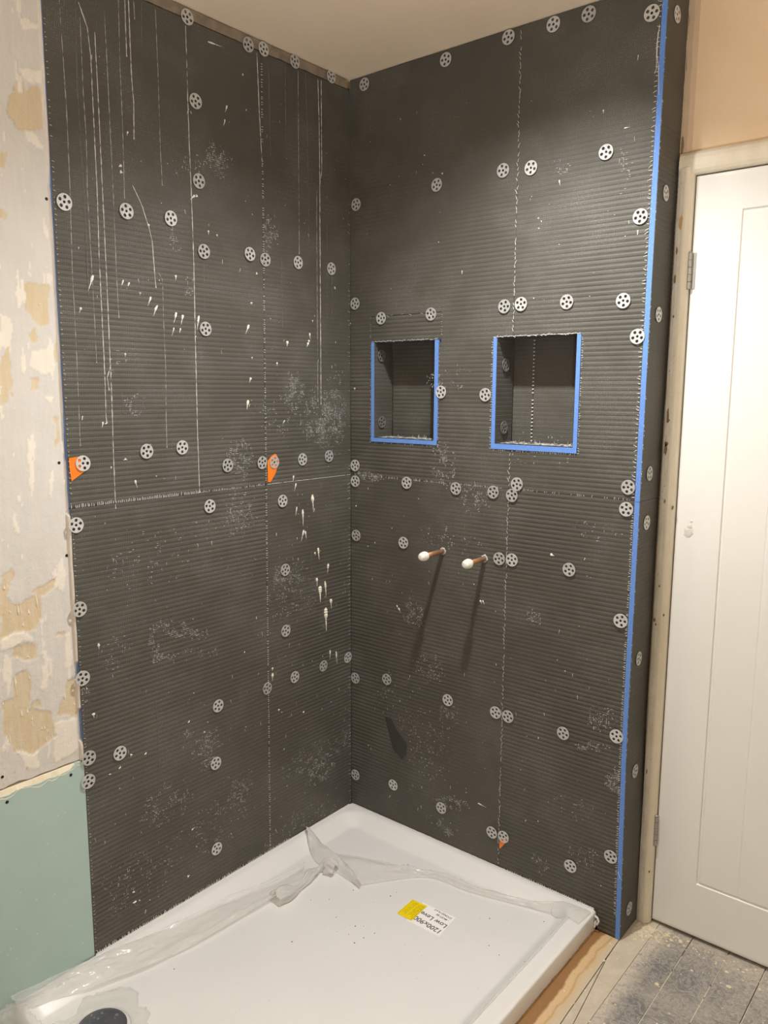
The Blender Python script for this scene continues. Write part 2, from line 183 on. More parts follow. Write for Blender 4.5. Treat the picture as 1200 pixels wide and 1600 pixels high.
class MB:
    def __init__(s): s.v = []; s.f = []; s.m = []
    def box(s, a, b, mi=0):
        x0, y0, z0 = a; x1, y1, z1 = b; n = len(s.v)
        s.v += [(x0,y0,z0),(x1,y0,z0),(x1,y1,z0),(x0,y1,z0),(x0,y0,z1),(x1,y0,z1),(x1,y1,z1),(x0,y1,z1)]
        for q in ((0,3,2,1),(4,5,6,7),(0,1,5,4),(1,2,6,5),(2,3,7,6),(3,0,4,7)):
            s.f.append(tuple(n+i for i in q)); s.m.append(mi)
    def sweep(s, pts, radii, nrm, sides=5):
        """half round bead lying on a surface with normal nrm"""
        nrm = Vector(nrm); n0 = len(s.v); k = len(pts)
        P = [Vector(p) for p in pts]
        for i in range(k):
            t = (P[min(i+1, k-1)] - P[max(i-1, 0)]).normalized(); b = t.cross(nrm).normalized()
            for j in range(sides):
                a = math.pi * j / (sides-1)
                s.v.append(tuple(P[i] + b*math.cos(a)*radii[i] + nrm*math.sin(a)*radii[i]*.7))
        for i in range(k-1):
            for j in range(sides-1):
                a = n0 + i*sides + j; s.f.append((a, a+1, a+1+sides, a+sides)); s.m.append(0)
        s.f.append(tuple(n0+j for j in range(sides))[::-1]); s.m.append(0)
        s.f.append(tuple(n0+(k-1)*sides+j for j in range(sides))); s.m.append(0)
    def cyl(s, c, axis, r, h, n=20, cap=True, r2=None):
        axis = Vector(axis).normalized(); c = Vector(c); a0 = axis.orthogonal().normalized(); b0 = axis.cross(a0)
        r2 = r if r2 is None else r2; n0 = len(s.v)
        for (cc, rr) in ((c, r), (c+axis*h, r2)):
            for i in range(n):
                t = 2*math.pi*i/n; s.v.append(tuple(cc + a0*math.cos(t)*rr + b0*math.sin(t)*rr))
        for i in range(n):
            j = (i+1) % n; s.f.append((n0+i, n0+j, n0+n+j, n0+n+i)); s.m.append(0)
        if cap:
            s.f.append(tuple(n0+i for i in range(n))[::-1]); s.f.append(tuple(n0+n+i for i in range(n))); s.m += [0, 0]
    def lathe(s, c, axis, prof, n=24):
        """prof: list of (distance along axis, radius)"""
        axis = Vector(axis).normalized(); c = Vector(c); a0 = axis.orthogonal().normalized(); b0 = axis.cross(a0); n0 = len(s.v)
        for (d, r) in prof:
            for i in range(n):
                t = 2*math.pi*i/n; s.v.append(tuple(c + axis*d + a0*math.cos(t)*r + b0*math.sin(t)*r))
        for k in range(len(prof)-1):
            for i in range(n):
                j = (i+1) % n; a = n0+k*n
                s.f.append((a+i, a+j, a+n+j, a+n+i)); s.m.append(0)
        s.f.append(tuple(n0+i for i in range(n))[::-1]); s.m.append(0)
        s.f.append(tuple(n0+(len(prof)-1)*n+i for i in range(n))); s.m.append(0)
    def blob(s, c, nrm, r, h, n=7, stretch=None):
        nrm = Vector(nrm); a0 = nrm.orthogonal().normalized(); b0 = nrm.cross(a0); n0 = len(s.v); c = Vector(c)
        ph = random.random()*6
        for (q, hh) in ((1, 0), (.62, .75)):
            for i in range(n):
                t = ph+2*math.pi*i/n; rr = r*q*random.uniform(.7, 1.15)
                s.v.append(tuple(c + a0*math.cos(t)*rr + b0*math.sin(t)*rr + nrm*h*hh))
        s.v.append(tuple(c + nrm*h))
        for i in range(n):
            j = (i+1) % n
            s.f.append((n0+i, n0+j, n0+n+j, n0+n+i)); s.f.append((n0+n+i, n0+n+j, n0+2*n)); s.m += [0, 0]
    def build(s, name, mat, parent=None, smooth=False):
        o = pyd(name, s.v, s.f, mat, parent, smooth)
        if any(s.m): o.data.polygons.foreach_set('material_index', s.m)
        return o
def bevel(o, wd, seg=2):
    bm = bmesh.new(); bm.from_mesh(o.data)
    bmesh.ops.bevel(bm, geom=[e for e in bm.edges if e.is_manifold and e.calc_face_angle(0) > .6], offset=wd, segments=seg, profile=.5, affect='EDGES')
    bm.to_mesh(o.data); bm.free(); return o
def fb(p, oct=4, sc=1.0):
    return noise.fractal(Vector(p)*sc, 1.0, 2.0, oct)

# ------------------------------------------------------------------ materials
class NT:
    def __init__(s, name):
        s.mat = bpy.data.materials.new(name); s.mat.use_nodes = True; s.t = s.mat.node_tree; s.N = s.t.nodes
        s.bsdf = s.N['Principled BSDF']; s.out = s.N['Material Output']
    def n(s, kind, **kw):
        nd = s.N.new(kind)
        for k, v in kw.items():
            if k.startswith('i_'):
                key = k[2:]; key = int(key) if key.isdigit() else key.replace('_', ' ')
                s.set(nd.inputs[key], v)
            else: setattr(nd, k, v)
        return nd
    def set(s, sock, v):
        if isinstance(v, bpy.types.NodeSocket): s.t.links.new(v, sock)
        else: sock.default_value = v
    def math(s, op, a, b=0.0, c=0.0, clamp=False):
        nd = s.N.new('ShaderNodeMath'); nd.operation = op; nd.use_clamp = clamp
        s.set(nd.inputs[0], a); s.set(nd.inputs[1], b); s.set(nd.inputs[2], c); return nd.outputs[0]
    def noise(s, vec, scale, detail=3, rough=.55, dist=0.0):
        nd = s.n('ShaderNodeTexNoise'); nd.inputs['Scale'].default_value = scale; nd.inputs['Detail'].default_value = detail
        nd.inputs['Roughness'].default_value = rough; nd.inputs['Distortion'].default_value = dist
        if vec is not None: s.set(nd.inputs['Vector'], vec)
        return nd.outputs['Fac']
    def ramp(s, v, lo, hi, a=0.0, b=1.0):
        nd = s.n('ShaderNodeMapRange'); nd.clamp = True
        s.set(nd.inputs[0], v)
        for i, x in zip((1, 2, 3, 4), (lo, hi, a, b)): nd.inputs[i].default_value = x
        return nd.outputs[0]
    def mix(s, f, a, b):
        nd = s.n('ShaderNodeMix', data_type='RGBA'); s.set(nd.inputs[0], f)
        for sock, v in ((nd.inputs[6], a), (nd.inputs[7], b)):
            s.set(sock, (*v, 1) if isinstance(v, tuple) and len(v) == 3 else v)
        return nd.outputs[2]
    def coord(s, scale=None):
        g = s.n('ShaderNodeTexCoord').outputs['Object']
        if scale is None: return g
        m = s.n('ShaderNodeMapping'); s.set(m.inputs[0], g); m.inputs[3].default_value = scale; return m.outputs[0]
    def fin(s, color=None, rough=None, bump=None, strength=.3, dist=.002, **kw):
        if color is not None: s.set(s.bsdf.inputs['Base Color'], (*color, 1) if isinstance(color, tuple) else color)
        if rough is not None: s.set(s.bsdf.inputs['Roughness'], rough)
        if bump is not None:
            b = s.n('ShaderNodeBump'); b.inputs['Strength'].default_value = strength; b.inputs['Distance'].default_value = dist
            s.set(b.inputs['Height'], bump); s.set(s.bsdf.inputs['Normal'], b.outputs[0])
        for k, v in kw.items(): s.set(s.bsdf.inputs[k.replace('_', ' ')], v)
        return s.mat
def simple(name, col, rough=.5, var=.12, scale=40, bump=.15, **kw):
    t = NT(name); c = t.coord(); nz = t.noise(c, scale)
    lo = tuple(x*(1-var) for x in col); hi = tuple(min(1, x*(1+var)) for x in col)
    return t.fin(t.mix(nz, lo, hi), rough, t.noise(c, scale*4), bump, .001, **kw)

def board_mat():
    t = NT('backer_board_grey')
    uv = t.n('ShaderNodeUVMap'); uv.uv_map = 'plane'; v = uv.outputs[0]
    sep = t.n('ShaderNodeSeparateXYZ'); t.set(sep.inputs[0], v); u, z = sep.outputs[0], sep.outputs[1]
    def grid(x, pitch):     # 1 on a thread, 0 in the cell
        f = t.math('FRACT', t.math('DIVIDE', x, pitch)); d = t.math('ABSOLUTE', t.math('SUBTRACT', f, .5))
        return t.ramp(d, .30, .48)
    gu, gz = grid(u, .0052), grid(z, .0052)
    thread = t.math('MAXIMUM', gu, gz)
    big = t.noise(v, 3.2, 4, .6); mid = t.noise(v, 11, 4, .6)
    fine = t.noise(v, 260, 2); spk = t.noise(v, 420, 2, .6)
    dust = t.ramp(t.math('ADD', big, t.math('MULTIPLY', mid, .6)), .72, 1.06)
    base = t.mix(big, (.058, .0535, .0425), (.078, .0715, .056))
    base = t.mix(t.math('MULTIPLY', thread, .25), base, (.11, .105, .09))
    # cement dust held in the mesh
    broken = t.math('MULTIPLY', thread, t.ramp(fine, .50, .62))
    base = t.mix(t.math('MULTIPLY', t.math('MULTIPLY', broken, dust), .45), base, (.34, .33, .30))
    base = t.mix(t.math('MULTIPLY', dust, .10), base, (.25, .24, .23))
    specks = t.math('MULTIPLY', t.ramp(spk, .70, .74), t.ramp(mid, .45, .75))
    base = t.mix(specks, base, (.5, .49, .45))
    return t.fin(base, t.ramp(mid, .2, .8, .55, .72), t.math('ADD', thread, t.math('MULTIPLY', fine, .5)), .35, .0008)
M = {}
M['board'] = board_mat()
M['foam'] = simple('blue_foam_core', (.125, .265, .66), .78, .30, 260, .8)
M['white'] = simple('dried_plaster_white', (.70, .69, .65), .8, .1, 80)
M['grey'] = simple('thin_plaster_run', (.32, .31, .285), .8, .25, 120)
M['faint'] = simple('faint_plaster_run', (.13, .123, .108), .8, .3, 120)
M['cream'] = simple('cream_adhesive', (.78, .735, .62), .75, .1, 80)
M['fibre'] = simple('glass_fibre', (.66, .65, .62), .6, .2, 200)
M['dusty'] = simple('cement_dust', (.38, .375, .35), .85, .3, 150)
M['haze'] = simple('cement_haze', (.155, .152, .143), .85, .3, 150)
def steel_m(name, lo, hi, metal):
    t = NT(name); r = t.n('ShaderNodeObjectInfo').outputs['Random']; c = t.coord((30, 30, 30)); n1 = t.noise(c, 4, 4, .6)
    col = t.mix(t.math('ADD', t.math('MULTIPLY', r, .6), t.math('MULTIPLY', n1, .4)), lo, hi)
    col = t.mix(t.ramp(n1, .58, .72, 0, .45), col, (.33, .32, .30))
    return t.fin(col, t.ramp(r, 0, 1, .32, .5), n1, .04, .001, Metallic=metal)
M['steel'] = steel_m('zinc_steel', (.46, .46, .455), (.74, .735, .72), .45)
M['steel_dull'] = simple('dull_zinc', (.19, .185, .175), .55, .15, 60, .05, Metallic=.35)  # darker zinc for the washers inside the niches
M['screw'] = simple('dark_screw', (.02, .019, .018), .4, .2, 80, .1, Metallic=.6)
M['orange'] = simple('orange_plastic', (.82, .20, .015), .4, .06, 40, .1)
M['copper'] = simple('copper_tube', (.55, .29, .15), .40, .2, 90, .1, Metallic=.7)
M['capw'] = simple('white_push_fit', (.78, .75, .66), .4, .05, 60, .05)
M['putty'] = simple('grey_white_putty', (.45, .46, .5), .8, .2, 200, .5)
def plaster(name, a, b, sc=3.0):
    t = NT(name); c = t.coord(); n1 = t.noise(c, sc, 4, .6); n2 = t.noise(c, sc*9, 3)
    return t.fin(t.mix(t.ramp(n1, .3, .7), a, b), .85, n2, .25, .004)
M['ceil'] = plaster('ceiling_plaster', (.76, .615, .445), (.80, .66, .495))
M['pink'] = plaster('pink_plaster', (.74, .545, .345), (.79, .60, .40), 5)
M['brown'] = plaster('brown_substrate', (.22, .165, .11), (.34, .26, .18), 14)
M['roomwall'] = plaster('room_plaster', (.78, .74, .68), (.82, .78, .72))
def attr_wall():
    t = NT('peeling_plaster'); c = t.coord()
    a = t.n('ShaderNodeAttribute'); a.attribute_name = 'layer'
    s1 = t.n('ShaderNodeMapping'); t.set(s1.inputs[0], c); s1.inputs[3].default_value = (8, 60, 8)
    n1 = t.noise(s1.outputs[0], 1.2, 4, .6); n2 = t.noise(c, 90, 4, .65); n3 = t.noise(c, 12, 4)
    col = t.mix(t.ramp(n1, .35, .7, 0, .35), a.outputs['Color'], (.70, .66, .60))
    col = t.mix(t.ramp(n3, .3, .75, 0, .12), col, (.42, .36, .28))
    return t.fin(col, .85, t.math('ADD', n2, t.math('MULTIPLY', n1, .6)), .45, .003)
M['peel'] = attr_wall()
M['pb'] = simple('green_plasterboard', (.395, .52, .475), .75, .05, 9, .1)
M['torn'] = simple('torn_paper', (.72, .60, .40), .85, .2, 50, .5)
def tray_m():
    t = NT('white_acrylic'); c = t.coord(); n1 = t.noise(c, 5, 3)
    return t.fin(t.mix(n1, (.70, .69, .67), (.755, .745, .725)), .22, t.noise(c, 12, 2), .02, .002)
M['tray'] = tray_m()
def film_m(name, cover):
    t = NT(name); N = t.N
    tr = t.n('ShaderNodeBsdfTransparent'); tr.inputs[0].default_value = (.99, .99, .985, 1)
    t.fin((.90, .89, .86), .14); t.bsdf.inputs['Specular IOR Level'].default_value = .6
    c = t.coord(); b = t.n('ShaderNodeBump'); b.inputs['Strength'].default_value = .3; b.inputs['Distance'].default_value = .004
    t.set(b.inputs['Height'], t.noise(c, 55, 3, .6)); t.set(t.bsdf.inputs['Normal'], b.outputs[0])
    tl = t.n('ShaderNodeBsdfTranslucent'); tl.inputs[0].default_value = (.93, .925, .90, 1)
    m2 = t.n('ShaderNodeMixShader'); m2.inputs[0].default_value = .45
    t.t.links.new(t.bsdf.outputs[0], m2.inputs[1]); t.t.links.new(tl.outputs[0], m2.inputs[2])
    mx = t.n('ShaderNodeMixShader'); mx.inputs[0].default_value = cover
    t.t.links.new(tr.outputs[0], mx.inputs[1]); t.t.links.new(m2.outputs[0], mx.inputs[2]); t.t.links.new(mx.outputs[0], t.out.inputs[0])
    return t.mat
M['film'] = film_m('clear_film', .30); M['bunched'] = film_m('bunched_film', .72)
M['waste'] = simple('grey_waste_cover', (.075, .08, .088), .35, .35, 30, .1)
M['drop'] = simple('water_drop', (.15, .155, .165), .05, .05, 30, 0)
M['paper'] = simple('label_paper', (.84, .82, .80), .6, .02, 30, .02)
M['yellow'] = simple('yellow_sticker', (.83, .64, .0), .5, .04, 40, .02)
M['ink'] = simple('grey_ink', (.07, .07, .075), .6, .1, 50, 0)
M['inky'] = simple('dark_yellow_ink', (.38, .27, .0), .6, .1, 50, 0)
M['door'] = simple('white_door_paint', (.78, .765, .715), .42, .02, 4, .03)
def cream_m():
    t = NT('cream_door_frame'); c = t.coord((10, 10, 2)); n1 = t.noise(c, 1.6, 5, .65); n2 = t.noise(t.coord(), 60, 4, .65)
    col = t.mix(t.ramp(n1, .35, .7), (.68, .595, .445), (.77, .705, .57))
    return t.fin(col, .55, n2, .25, .002)
M['cream_paint'] = cream_m()
def rough_m():
    t = NT('scraped_frame_edge'); c = t.coord((30, 30, 9)); n1 = t.noise(c, 1.5, 6, .7); n2 = t.noise(t.coord(), 120, 4, .7)
    col = t.mix(t.ramp(n1, .38, .66), (.67, .60, .475), (.78, .73, .62)); col = t.mix(t.ramp(n2, .62, .72), col, (.30, .24, .16))
    return t.fin(col, .8, t.math('ADD', n1, n2), .6, .003)
M['rough'] = rough_m()
M['chip'] = simple('bare_wood_chip', (.20, .13, .065), .8, .3, 120, .4)
M['chip_tan'] = simple('bare_tan_chip', (.50, .33, .13), .8, .15, 120, .4)
M['hinge'] = simple('hinge_metal', (.40, .375, .34), .42, .15, 60, .1, Metallic=.5)
def ply_m():
    t = NT('stained_plywood'); g = t.coord(); c = t.coord((40, 3, 1)); n1 = t.noise(c, 1, 4, .6); n2 = t.noise(g, 11, 3, .55); n3 = t.noise(g, 38, 4, .6)
    sep = t.n('ShaderNodeSeparateXYZ'); t.set(sep.inputs[0], g)
    d = t.math('ADD', sep.outputs[0], t.math('MULTIPLY', t.math('SUBTRACT', n2, .5), .036))
    col = t.mix(n1, (.54, .37, .185), (.62, .44, .245))
    edge = t.math('SUBTRACT', 1, t.math('ABSOLUTE', t.math('DIVIDE', t.math('SUBTRACT', d, .967), .005)), clamp=True)
    col = t.mix(t.math('MULTIPLY', edge, .5), col, (.34, .20, .075))
    col = t.mix(t.ramp(d, .948, .942), col, (.27, .135, .047))
    col = t.mix(t.math('MULTIPLY', t.ramp(d, .970, .982), .8), col, (.53, .45, .33))
    col = t.mix(t.ramp(n3, .62, .78, 0, .6), col, (.58, .50, .38))
    return t.fin(col, .6, n1, .2, .002)
M['ply'] = ply_m()
def dust_m():
    t = NT('dusty_board'); g = t.coord(); n1 = t.noise(g, 22, 5, .65); n2 = t.noise(g, 110, 4, .6)
    col = t.mix(t.ramp(n1, .3, .7), (.45, .385, .285), (.56, .495, .385)); col = t.mix(t.ramp(n2, .6, .75, 0, .5), col, (.64, .59, .50))
    return t.fin(col, .85, n2, .3, .002)
M['dust'] = dust_m()
def plank_m():
    t = NT('grey_floorboard'); g = t.coord(); c = t.coord((26, 4, 1)); n1 = t.noise(c, 1.0, 5, .65)
    n2 = t.noise(g, 26, 6, .72, 1.8); n3 = t.noise(g, 5.5, 3, .55); n4 = t.noise(g, 85, 4, .7, .8)
    sep = t.n('ShaderNodeSeparateXYZ'); t.set(sep.inputs[0], g)
    col = t.mix(n1, (.115, .112, .108), (.20, .192, .18))
    ridge = t.math('SUBTRACT', 1, t.math('ABSOLUTE', t.math('DIVIDE', t.math('SUBTRACT', n2, .5), .045)), clamp=True)
    col = t.mix(t.math('MULTIPLY', ridge, .55), col, (.50, .46, .39))
    col = t.mix(t.ramp(t.math('ADD', n3, t.math('MULTIPLY', n4, .4)), .66, .95, 0, .7), col, (.42, .37, .305))
    near = t.math('ADD', t.ramp(sep.outputs[1], -.02, .12, 0, .6), t.ramp(sep.outputs[0], 1.20, 1.42, 0, .45))
    near = t.math('ADD', near, t.ramp(sep.outputs[0], 1.10, 1.052, 0, 1.3))
    col = t.mix(t.math('MULTIPLY', near, t.ramp(n4, .25, .6)), col, (.50, .44, .36))
    return t.fin(col, .7, n2, .25, .002)
M['plank'] = plank_m()
M['crumb'] = simple('plaster_crumbs', (.66, .57, .42), .9, .25, 90, .3)
M['grit_gap'] = simple('dark_grit_gap', (.10, .09, .08), .9, .3, 90, .2)
M['sub'] = simple('dark_subfloor', (.06, .05, .04), .9)
M['lampw'] = simple('white_lamp_trim', (.8, .8, .78), .4)
def emis(name, col, st):
    t = NT(name); t.bsdf.inputs['Emission Color'].default_value = (*col, 1); t.bsdf.inputs['Emission Strength'].default_value = st; return t.mat
M['glow'] = emis('lit_lens', WARM, 30)

# ------------------------------------------------------------------ planes: (u, z, h) -> world ; h is height off the wall face
def PL(u, z, h=0): return (h, u, z)
def PB(u, z, h=0): return (u, -h, z)
def PS(u, z, h=0): return (.9845 + h, u, z)
NRM = {PL: (1, 0, 0), PB: (0, -1, 0), PS: (1, 0, 0)}
FLIP = {PL: False, PB: False, PS: False}
def edge_x(z):      # the outer corner leans a little
    for (z0, a), (z1, b) in zip(((0, .9765), (.6, .9665), (1.0, .967), (1.9, .968), (2.45, .9715)), ((.6, .9665), (1.0, .967), (1.9, .968), (2.45, .9715), (9, .9715))):
        if z <= z1: return a + (b-a)*(z-z0)/(z1-z0)
    return .9715
def seam_y(z): return -.3655 - (2.41-z)*.0095

# ------------------------------------------------------------------ structure
def struct(o): o['kind'] = 'structure'; return o
m = MB()
xs = [-.15, .085, .351, .533, .807, .972]; zs_ = [0, 1.330, 1.664, 2.46]
for i in range(5):
    for j in range(3):
        hole = i in (1, 3) and j == 1
        m.box((xs[i], .1085 if hole else .0128, zs_[j]), (xs[i+1], .1326, zs_[j+1]))
struct(m.build('wall_back', M['brown']))
m = MB(); m.box((-.16, -2.9, 0), (-.0128, .0126, 2.46)); wall_left = struct(m.build('wall_left', M['brown']))
m = MB()
m.box((.972, .1345, 2.0825), (1.85, .25, 2.46)); m.box((1.85, .1345, 0), (2.62, .25, 2.46)); m.box((.85, .134, 0), (.9845, .25, 2.46))
m.box((.9846, .16, 0), (1.85, .25, 2.0825))
wall_door = struct(m.build('wall_door', M['pink']))
m = MB(); m.box((2.6, -2.9, 0), (2.72, .1344, 2.46)); struct(m.build('wall_right', M['roomwall']))
m = MB(); m.box((-.16, -3.02, 0), (2.72, -2.9, 2.46)); struct(m.build('wall_front', M['roomwall']))
# ceiling: gently uneven plaster skim
n = 40; V = []; Fc = []
for i in range(n+1):
    for j in range(n+1):
        x, y = -.0127+2.6127*i/n, -2.9+3.03*j/n
        V.append((x, y, CEIL + .0006 + .0035*fb((x*2.2, y*2.2, 3), 3)*min(1, 8*min(x+.0127, 2.6-x, .13-y, y+2.9))))
for i in range(n):
    for j in range(n):
        a = i*(n+1)+j; Fc.append((a, a+1, a+n+2, a+n+1))
k = len(V); V += [(-.16, -3.02, 2.52), (2.72, -3.02, 2.52), (2.72, .25, 2.52), (-.16, .25, 2.52)]; Fc.append((k, k+1, k+2, k+3))
struct(pyd('ceiling', V, Fc, M['ceil'], None, True))
m = MB(); m.box((-.16, -3.0, -.10), (2.72, .25, -.022)); floor = struct(m.build('floor', M['sub']))
# floor pieces: stained plywood beside the tray, two dusty strips, grey floorboards
def slab(name, poly, z0, z1, mat, parent):
    k = len(poly); v = [(x, y, z0) for x, y in poly] + [(x, y, z1) for x, y in poly]
    f = [tuple(range(k))[::-1], tuple(range(k, 2*k))] + [(i, (i+1) % k, k+(i+1) % k, k+i) for i in range(k)]
    o = pyd(name, v, f, mat, parent); return o
slab('plywood_panel', [(.02, -2.88), (1.045, -2.88), (1.02, -.9), (.9965, -.33), (.9895, -.10), (.9870, .0), (.02, .0)], -.020, -.0005, M['ply'], floor)
slab('plywood_offcut', [(.9985, -.33), (1.022, -.9), (1.047, -2.88), (1.048, -2.88), (1.0485, -.60), (1.0195, -.33), (.9915, -.10)], -.020, -.0012, M['dust'], floor)
slab('plywood_offcut', [(.9885, .159), (1.0492, .159), (1.0492, -.30), (1.0492, -.60), (1.0488, -.60), (1.0215, -.33), (.9925, -.09), (.9890, .0)], -.020, -.0008, M['dust'], floor)
X = 1.0500
for k in range(17):
    x0, x1 = X, X+.0925+random.uniform(-.002, .002); X = x1+.0022
    cuts = [.16, -2.88]
    if k > 0: cuts.insert(1, random.uniform(-1.9, -.7))
    for a, b in zip(cuts, cuts[1:]):
        b2 = b + (.0015 if b > -2.8 else 0)
        poly = [(x0 + (.0 if k else .0), a), (x0, b2), (x1, b2), (x1, a)]
        o = slab('floorboard', poly, -.020, -.0014+random.uniform(-.0006, .0004), M['plank'], floor)
mcr = MB()          # pale dust packed into the board joints
X = 1.0500
for k in range(8):
    X += .0947
    y = .13
    while y > -.6:
        ln = random.uniform(.02, .09)
        if random.random() < .85: mcr.box((X-.0019+random.uniform(-.0006, .0006), y-ln, -.006), (X+.0004, y, -.0008))
        y -= ln + random.uniform(0, .01)
tag(mcr.build('joint_dust', M['dust'], floor), kind='stuff')
mcr = MB()
for k in range(650):
    r = random.random()
    if r < .55: x, y = 1.0+abs(random.gauss(0, .05)), .11-abs(random.gauss(0, .035))
    elif r < .8: x, y = random.uniform(.99, 1.45), .12-abs(random.gauss(0, .03))
    else: x, y = random.uniform(.95, 1.5), random.uniform(-.4, .1)
    if x < .993 and y > -.02: continue
    mcr.blob((x, y, -.001), (0, 0, 1), abs(random.gauss(0, .0022))+.0008, random.uniform(.0008, .003), 5)
tag(mcr.build('plaster_crumbs', M['crumb'], floor), kind='stuff')

# ------------------------------------------------------------------ old plaster on the left wall with peeling layers
def inside(poly, x, y):
    c = False; j = len(poly)-1
    for i in range(len(poly)):
        (xi, yi), (xj, yj) = poly[i], poly[j]
        if (yi > y) != (yj > y) and x < (xj-xi)*(y-yi)/(yj-yi)+xi: c = not c
        j = i
    return c
def bbox(p): return min(a for a, b in p), max(a for a, b in p), min(b for a, b in p), max(b for a, b in p)
TB = [(p, bbox(p)) for p in TAN_PATCHES]; WB = [(p, bbox(p)) for p in WHITE_PATCHES]
Y0, Y1 = -2.05, -.9945; ny, nz = 300, 480
V = []; Fc = []; CL = []
for i in range(ny+1):
    for j in range(nz+1):
        y = Y0+(Y1-Y0)*i/ny; zb = .594 + .004*fb((y*22, 0, 5), 3); z = zb+(2.4425-zb)*j/nz
        wy, wz = y+.007*fb((y*26, z*20, 1), 3), z+.010*fb((y*20, z*26, 9), 3)
        lay = 0
        for p, b in TB:
            if b[0]-.01 < wy < b[1]+.01 and b[2] < wz < b[3] and inside(p, wy, wz): lay = 1; break
        if not lay:
            for p, b in WB:
                if b[0]-.01 < wy < b[1]+.01 and b[2] < wz < b[3] and inside(p, wy, wz): lay = 2; break
        q = fb((y*34, z*9, 4), 4); q2 = fb((y*14, z*12, 14), 4)
        if lay == 0 and q > .43: lay = 2
        if lay == 0 and (q2 > .62 or y < -1.3 and q2 > .38): lay = 1
        tone = .5+.5*fb((y*6, z*4, 20), 3)
        h = {0: .0015, 1: .0, 2: .0027}[lay]
        c = {0: (.60+.03*tone, .575+.03*tone, .535+.03*tone), 1: (.61, .49, .305), 2: (.78, .725, .625)}[lay]
        V.append((-.0118 + h + .0005*fb((y*50, z*22, 2), 3), y, z)); CL.append(c)
for i in range(ny):
    for j in range(nz):
        a = i*(nz+1)+j; Fc.append((a, a+nz+1, a+nz+2, a+1))
o = pyd('old_plaster', V, Fc, M['peel'], wall_left, True)
ca = o.data.color_attributes.new('layer', 'FLOAT_COLOR', 'POINT')
for i, c in enumerate(CL): ca.data[i].color = (*c, 1)
m = MB(); m.box((-.0128, -2.9, .594), (-.0114, Y0, CEIL)); m.build('skim_coat', M['roomwall'], wall_left)
# small upright flakes of skim left standing
m = MB()
for k in range(260):
    y, z = random.uniform(-1.30, -1.0), random.choice((random.uniform(.62, 1.15), random.uniform(.62, 2.4)))
    ln = abs(random.gauss(0, .010))+.004
    m.sweep([(-.0118, y, z+ln), (-.0112, y+random.uniform(-.002, .002), z), (-.0118, y+random.uniform(-.004, .004), z-ln*.4)], [.0006, random.uniform(.0008, .0028), .0004], (1, 0, 0), 4)
tag(m.build('plaster_flakes', simple('pale_flake', (.74, .66, .54), .85), wall_left), kind='stuff')
for (y, z) in ((-1.003, 1.916), (-1.009, 1.329), (-1.003, 1.108), (-1.014, .634), (-1.189, .621)):
    m = MB(); m.cyl((-.0125, y, z), (1, 0, 0), .0042, .0026, 12, r2=.0036); m.build('screw', M['screw'], wall_left)
m = MB()          # ragged strip of old plaster showing above the boards
y = -.9
pts = []
for k in range(81):
    y = -.93+k*.92/80; pts.append((y, 2.4165+.003*fb((y*30, 1, 1), 3), 2.4405+.001*fb((y*40, 6, 2), 3)))
for (a, b) in zip(pts, pts[1:]):
    n0 = len(m.v)
    m.v += [(-.0045, a[0], a[1]), (-.0045, b[0], b[1]), (-.0015, b[0], b[2]), (-.0015, a[0], a[2]), (-.0127, a[0], a[1]-.002), (-.0127, b[0], b[1]-.002), (-.0127, a[0], a[2]+.001), (-.0127, b[0], b[2]+.001)]
    m.f += [(n0, n0+1, n0+2, n0+3), (n0, n0+4, n0+5, n0+1), (n0+3, n0+2, n0+7, n0+6)]; m.m += [0, 0, 0]
m.build('plaster_edge', plaster('tan_old_plaster', (.17, .13, .09), (.30, .235, .165), 26), wall_left)

V = []; Fc = []; n = 200
for i in range(n+1):
    z = .592+(2.41-.592)*i/n; e = fb((z*9, 1, 4), 3)
    hide = 1.0 if z < .63 else (.95+.5*e if z < 1.21 else (.42+.35*e if z < 1.95 else .62+.3*e))
    if .64 < z < .72 or .80 < z < .84 or 1.33 < z < 1.40: hide = .1
    x = -.0122+.0112*max(0, min(1, hide)); V += [(-.0126, -1.0015+.002*e, z), (x*.75-.003, -.9975, z), (x, -.9934, z), (-.0126, -.9932, z)]
for i in range(n):
    for q in range(3): a = i*4+q; Fc.append((a, a+1, a+5, a+4)[::-1])
pyd('plaster_fillet', V, Fc, simple('pale_fillet', (.66, .61, .54), .85, .12, 60, .4), wall_left)

# green plasterboard below the old plaster
pb = empty('plasterboard_sheet', (-.0127, -1.0, .0), 'pale green plasterboard sheet with a torn top edge, below the peeling plaster', 'plasterboard')
V = []; Fc = []; n = 70
for i in range(n+1):
    y = -2.3+(2.3-.9934)*i/n
    zt = .578 + .0065*fb((y*24, 0, 8), 4) + (.010 if y > -1.03 else 0)
    V += [(-.0127, y, .0), (-.0022, y, .0), (-.0022, y, zt), (-.0127, y, zt)]
for i in range(n):
    a = i*4
    for q in range(3): Fc.append((a+q, a+4+q, a+5+q, a+1+q))
Fc += [(0, 1, 2, 3), (n*4+3, n*4+2, n*4+1, n*4)]
under(pyd('sheet', V, Fc, M['pb']), pb)
V = []; Fc = []
for i in range(n*2+1):
    y = -2.3+(2.3-.9934)*i/n/2
    zt = .5895; zl = .574 + .012*fb((y*24, 0, 8), 4) - .006*abs(fb((y*60, 3, 3), 3)) + (.008 if y > -1.02 else 0)
    V += [(-.0127, y, zt), (-.0075, y, zt-.001), (-.0016, y, min(zl, zt-.002)), (-.0024, y, min(zl, zt-.002)-.001)]
for i in range(n*2):
    a = i*4
    for q in range(3): Fc.append((a+q, a+1+q, a+5+q, a+4+q)[::-1])
under(pyd('torn_paper', V, Fc, simple('torn_liner', (.74, .655, .49), .85, .15, 60, .5)), pb)
